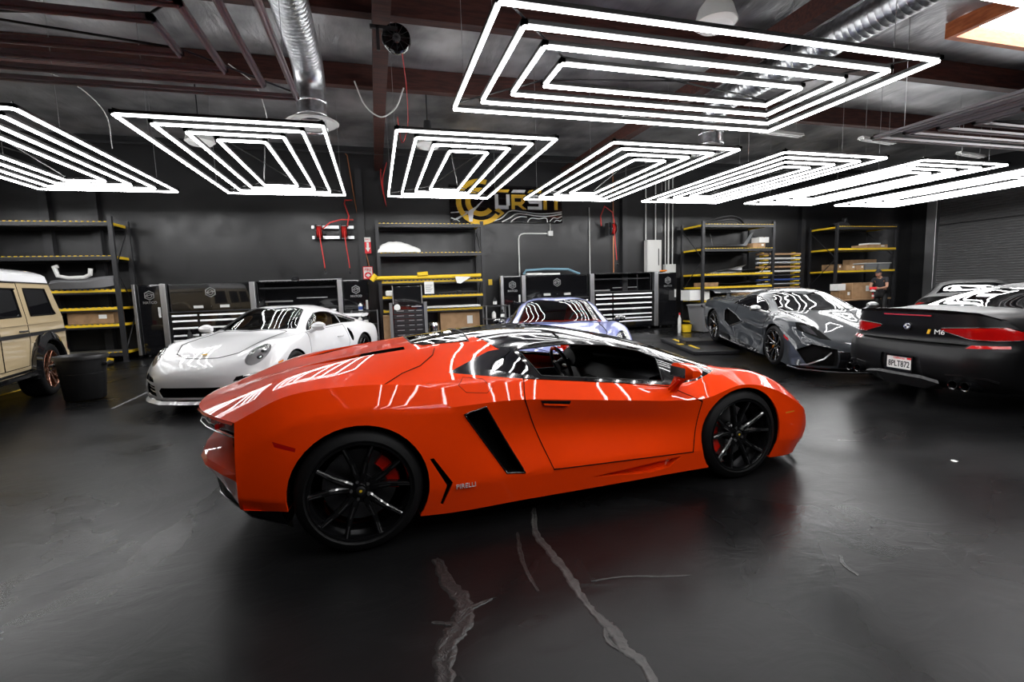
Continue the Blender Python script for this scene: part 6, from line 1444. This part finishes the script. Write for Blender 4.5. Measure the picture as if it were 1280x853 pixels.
# ================================================================== person in the corner
def person():
    t=empty('person',(16.60,12.42,0),R(195),'person in dark t-shirt and cap bending over a red tool by the corner rack','person')
    # local: faces +x
    J=dict(pel=(0,0,.95),sp=(.03,0,1.15),ch=(.10,0,1.34),nk=(.17,0,1.47),hd=(.22,0,1.54),
      lh=(0,.10,.92),lk=(.04,.12,.50),la=(-.02,.13,.09),lt=(.14,.14,.04),rh=(0,-.10,.92),rk=(.02,-.12,.50),ra=(-.05,-.13,.09),rt=(.11,-.14,.04),
      ls=(.11,.19,1.40),le=(.22,.25,1.14),lw=(.42,.14,1.10),lm=(.50,.10,1.10),rs=(.11,-.19,1.40),re=(.22,-.25,1.14),rw=(.42,-.14,1.12),rm=(.50,-.10,1.12))
    def skin(name,keys,edges,rad,mat,extra=None,parent=t,sub=2):
        me=D.meshes.new(name); idx={k:i for i,k in enumerate(keys)}; me.from_pydata([J[k] for k in keys],[(idx[a],idx[b]) for a,b in edges],[])
        o=D.objects.new(name,me); COL.objects.link(o); sk=o.modifiers.new('s','SKIN'); sk.use_smooth_shade=True
        for k,i in idx.items(): r=rad[k]; me.skin_vertices[0].data[i].radius=(r if isinstance(r,tuple) else (r,r))
        me.skin_vertices[0].data[0].use_root=True
        sb=o.modifiers.new('b','SUBSURF'); sb.levels=sub; sb.render_levels=sub
        dg=bpy.context.evaluated_depsgraph_get(); dg.update(); m2=D.meshes.new_from_object(o.evaluated_get(dg)); COL.objects.unlink(o); D.objects.remove(o)
        m2.materials.clear(); m2.materials.append(M[mat]); r=D.objects.new(name,m2); COL.objects.link(r); r.parent=parent; return r
    E_=[('pel','sp'),('sp','ch'),('ch','nk'),('nk','hd'),('pel','lh'),('lh','lk'),('lk','la'),('la','lt'),('pel','rh'),('rh','rk'),('rk','ra'),('ra','rt'),('ch','ls'),('ls','le'),('le','lw'),('lw','lm'),('ch','rs'),('rs','re'),('re','rw'),('rw','rm')]
    rad=dict(pel=.13,sp=.12,ch=.135,nk=.055,hd=.06,lh=.09,lk=.06,la=.04,lt=.035,rh=.09,rk=.06,ra=.04,rt=.035,ls=.06,le=.042,lw=.028,lm=.034,rs=.06,re=.042,rw=.028,rm=.034)
    body=skin('body',list(J),E_,rad,'skin')
    # head
    m=MB(); rows=[]
    for i in range(13):
        a=PI*i/12; r=math.sin(a); z=math.cos(a)
        rows.append([(.265+.105*r*math.cos(b)*(1.05 if z<0 else 1)+.01*z, .078*r*math.sin(b), 1.60+.125*z) for b in [2*PI*j/18 for j in range(18)]])
    m.grid(rows,closed=True)
    m.prism([(.355,1.60),(.395,1.565),(.36,1.56)],'y',-.014,.014) # nose
    for s in (-1,1): m.lathe([(0,0),(.02,.004),(.028,-.004)],c=(.25,s*.080,1.59),axis='y',n=10)
    m.build('head','skin',t)
    for s in (-1,1):
        e=MB(); e.lathe([(0,.012),(.010,.006),(.012,0)],c=(.352,s*.030,1.605),axis='x',n=10); e.build('eye','black',t)
    e=MB(); e.box(.352,.366,-.025,.025,1.528,1.536); e.build('mouth','redleather',t)
    c=MB(); rows=[]
    for i in range(7):
        a=PI/2*i/6; rows.append([(.255+.118*math.sin(a)*math.cos(b),.092*math.sin(a)*math.sin(b),1.625+.115*math.cos(a)) for b in [2*PI*j/18 for j in range(18)]])
    c.grid(rows,closed=True); c.grid([[(.34,-.07,1.635),(.355,0,1.65),(.34,.07,1.635)],[(.43,-.055,1.61),(.455,0,1.62),(.43,.055,1.61)]]); c.build('cap','darkcloth',t)
    rad2={k:(v if isinstance(v,float) else v)*1.13+.006 for k,v in rad.items()}
    ks=['ch','sp','pel','ls','rs']; J2={'le2':(.17,.225,1.26),'re2':(.17,-.225,1.26),'hem':(-.01,0,.86),'col':(.155,0,1.435)}; J.update(J2); rad2.update(le2=.062,re2=.062,hem=.155,col=.075)
    skin('t_shirt',['ch','sp','pel','hem','ls','le2','rs','re2','col'],[('ch','col'),('ch','sp'),('sp','pel'),('pel','hem'),('ch','ls'),('ls','le2'),('ch','rs'),('rs','re2')],rad2,'darkcloth')
    skin('trousers',['pel','lh','lk','la','rh','rk','ra'],[('pel','lh'),('lh','lk'),('lk','la'),('pel','rh'),('rh','rk'),('rk','ra')],{k:rad2[k]*1.04 for k in rad2},'black')
    for s in (-1,1):
        b=MB(); b.box(-.12 if s<0 else -.09,.16 if s<0 else .19,s*.135-.05,s*.135+.05,0,.085,b=.03); b.build('shoe','black',t)
    p=MB(); p.box(.04,.13,-.12,-.02,1.50,1.502); 
    lg=MB(); lg.box(-.045,-.040,-.10,.10,1.33,1.38); lg.build('shirt_print','paper',t)
    # hands
    for s,w in ((1,'lm'),(-1,'rm')):
        wx,wy,wz=J[w]
        h=MB(); h.box(wx-.04,wx+.045,wy-.02,wy+.02,wz-.04,wz+.04,b=.015)
        for k in range(4):
            z=wz+.03-.02*k; h.tube([(wx+.04,wy,z),(wx+.075,wy-s*.01,z),(wx+.085,wy-s*.04,z),(wx+.06,wy-s*.055,z)],.0085,6)
        h.tube([(wx-.01,wy-s*.01,wz+.035),(wx+.03,wy-s*.04,wz+.05),(wx+.055,wy-s*.05,wz+.035)],.010,6)
        h.build('hand','skin',body)
    # tool held
    q=empty('polisher',(16.60,12.42,0),R(195),'red and white tool held by the person near the corner rack','tool')
    g=MB(); g.lathe([(0,-.10),(.045,-.10),(.05,0),(.045,.10),(0,.10)],c=(.56,0,1.10),axis='y',n=16); g.build('handle_body','redsign',q)
    g=MB(); g.lathe([(0,-.18),(.06,-.18),(.065,-.10),(.04,-.09)],c=(.60,0,1.08),axis='z',n=18) if 0 else g.lathe([(0,.0),(.075,.0),(.08,.03),(.05,.05),(0,.05)],c=(.60,0,1.0),n=20); g.build('pad','offwhite',q)
    g=MB(); g.cyl((.58,0,1.04),(.60,0,1.09),.03,12); g.build('neck','chrome',q)
person()
lambo()
rear_engine_coupe((-1.156,10.092,0),-1.928,'white_paint','tanleather','white rear-engined sports coupe facing the camera between the orange car and the tool cabinets')
rear_engine_coupe((3.17,8.50,0),-1.87,'lavender','redleather','lavender blue sports car with red interior, half hidden behind the orange car','high',.10,mirror='gloss_black')
grey_supercar((8.014,8.655,.18),-1.895,.040)
black_coupe((6.98,4.0,0),-.113,'satin black coupe with red tail lights and a number plate, at the right edge')
black_coupe((12.0,7.05,0),.56,'black car roof showing behind the satin black coupe, in front of the roll-up door',False,'parked_car')
offroader((-6.017,9.208,0),-1.399)
# ================================================================== camera, world, view
def camera():
    f,pitch,roll,yaw,Hc=599.05,.1088,-.03123,.27163,1.4698
    cy,sy=math.cos(yaw),math.sin(yaw)
    fw=Vector((sy*math.cos(pitch),cy*math.cos(pitch),-math.sin(pitch))); r0=Vector((cy,-sy,0)); u0=r0.cross(fw)
    r=math.cos(roll)*r0+math.sin(roll)*u0; u=-math.sin(roll)*r0+math.cos(roll)*u0
    m=Matrix(((r.x,u.x,-fw.x,0),(r.y,u.y,-fw.y,0),(r.z,u.z,-fw.z,Hc),(0,0,0,1)))
    c=D.cameras.new('camera'); c.sensor_width=36; c.lens=f/1280*36; c.sensor_fit='HORIZONTAL'; c.clip_start=.05
    o=D.objects.new('camera',c); COL.objects.link(o); o.matrix_world=m; bpy.context.scene.camera=o
camera()
w=D.worlds.new('world'); bpy.context.scene.world=w; w.use_nodes=True
w.node_tree.nodes['Background'].inputs[0].default_value=(.5,.6,.8,1); w.node_tree.nodes['Background'].inputs[1].default_value=.02
s=bpy.context.scene; s.view_settings.view_transform='Standard'; s.view_settings.look='None'; s.view_settings.gamma=1; s.view_settings.use_curve_mapping=False; s.view_settings.exposure=0
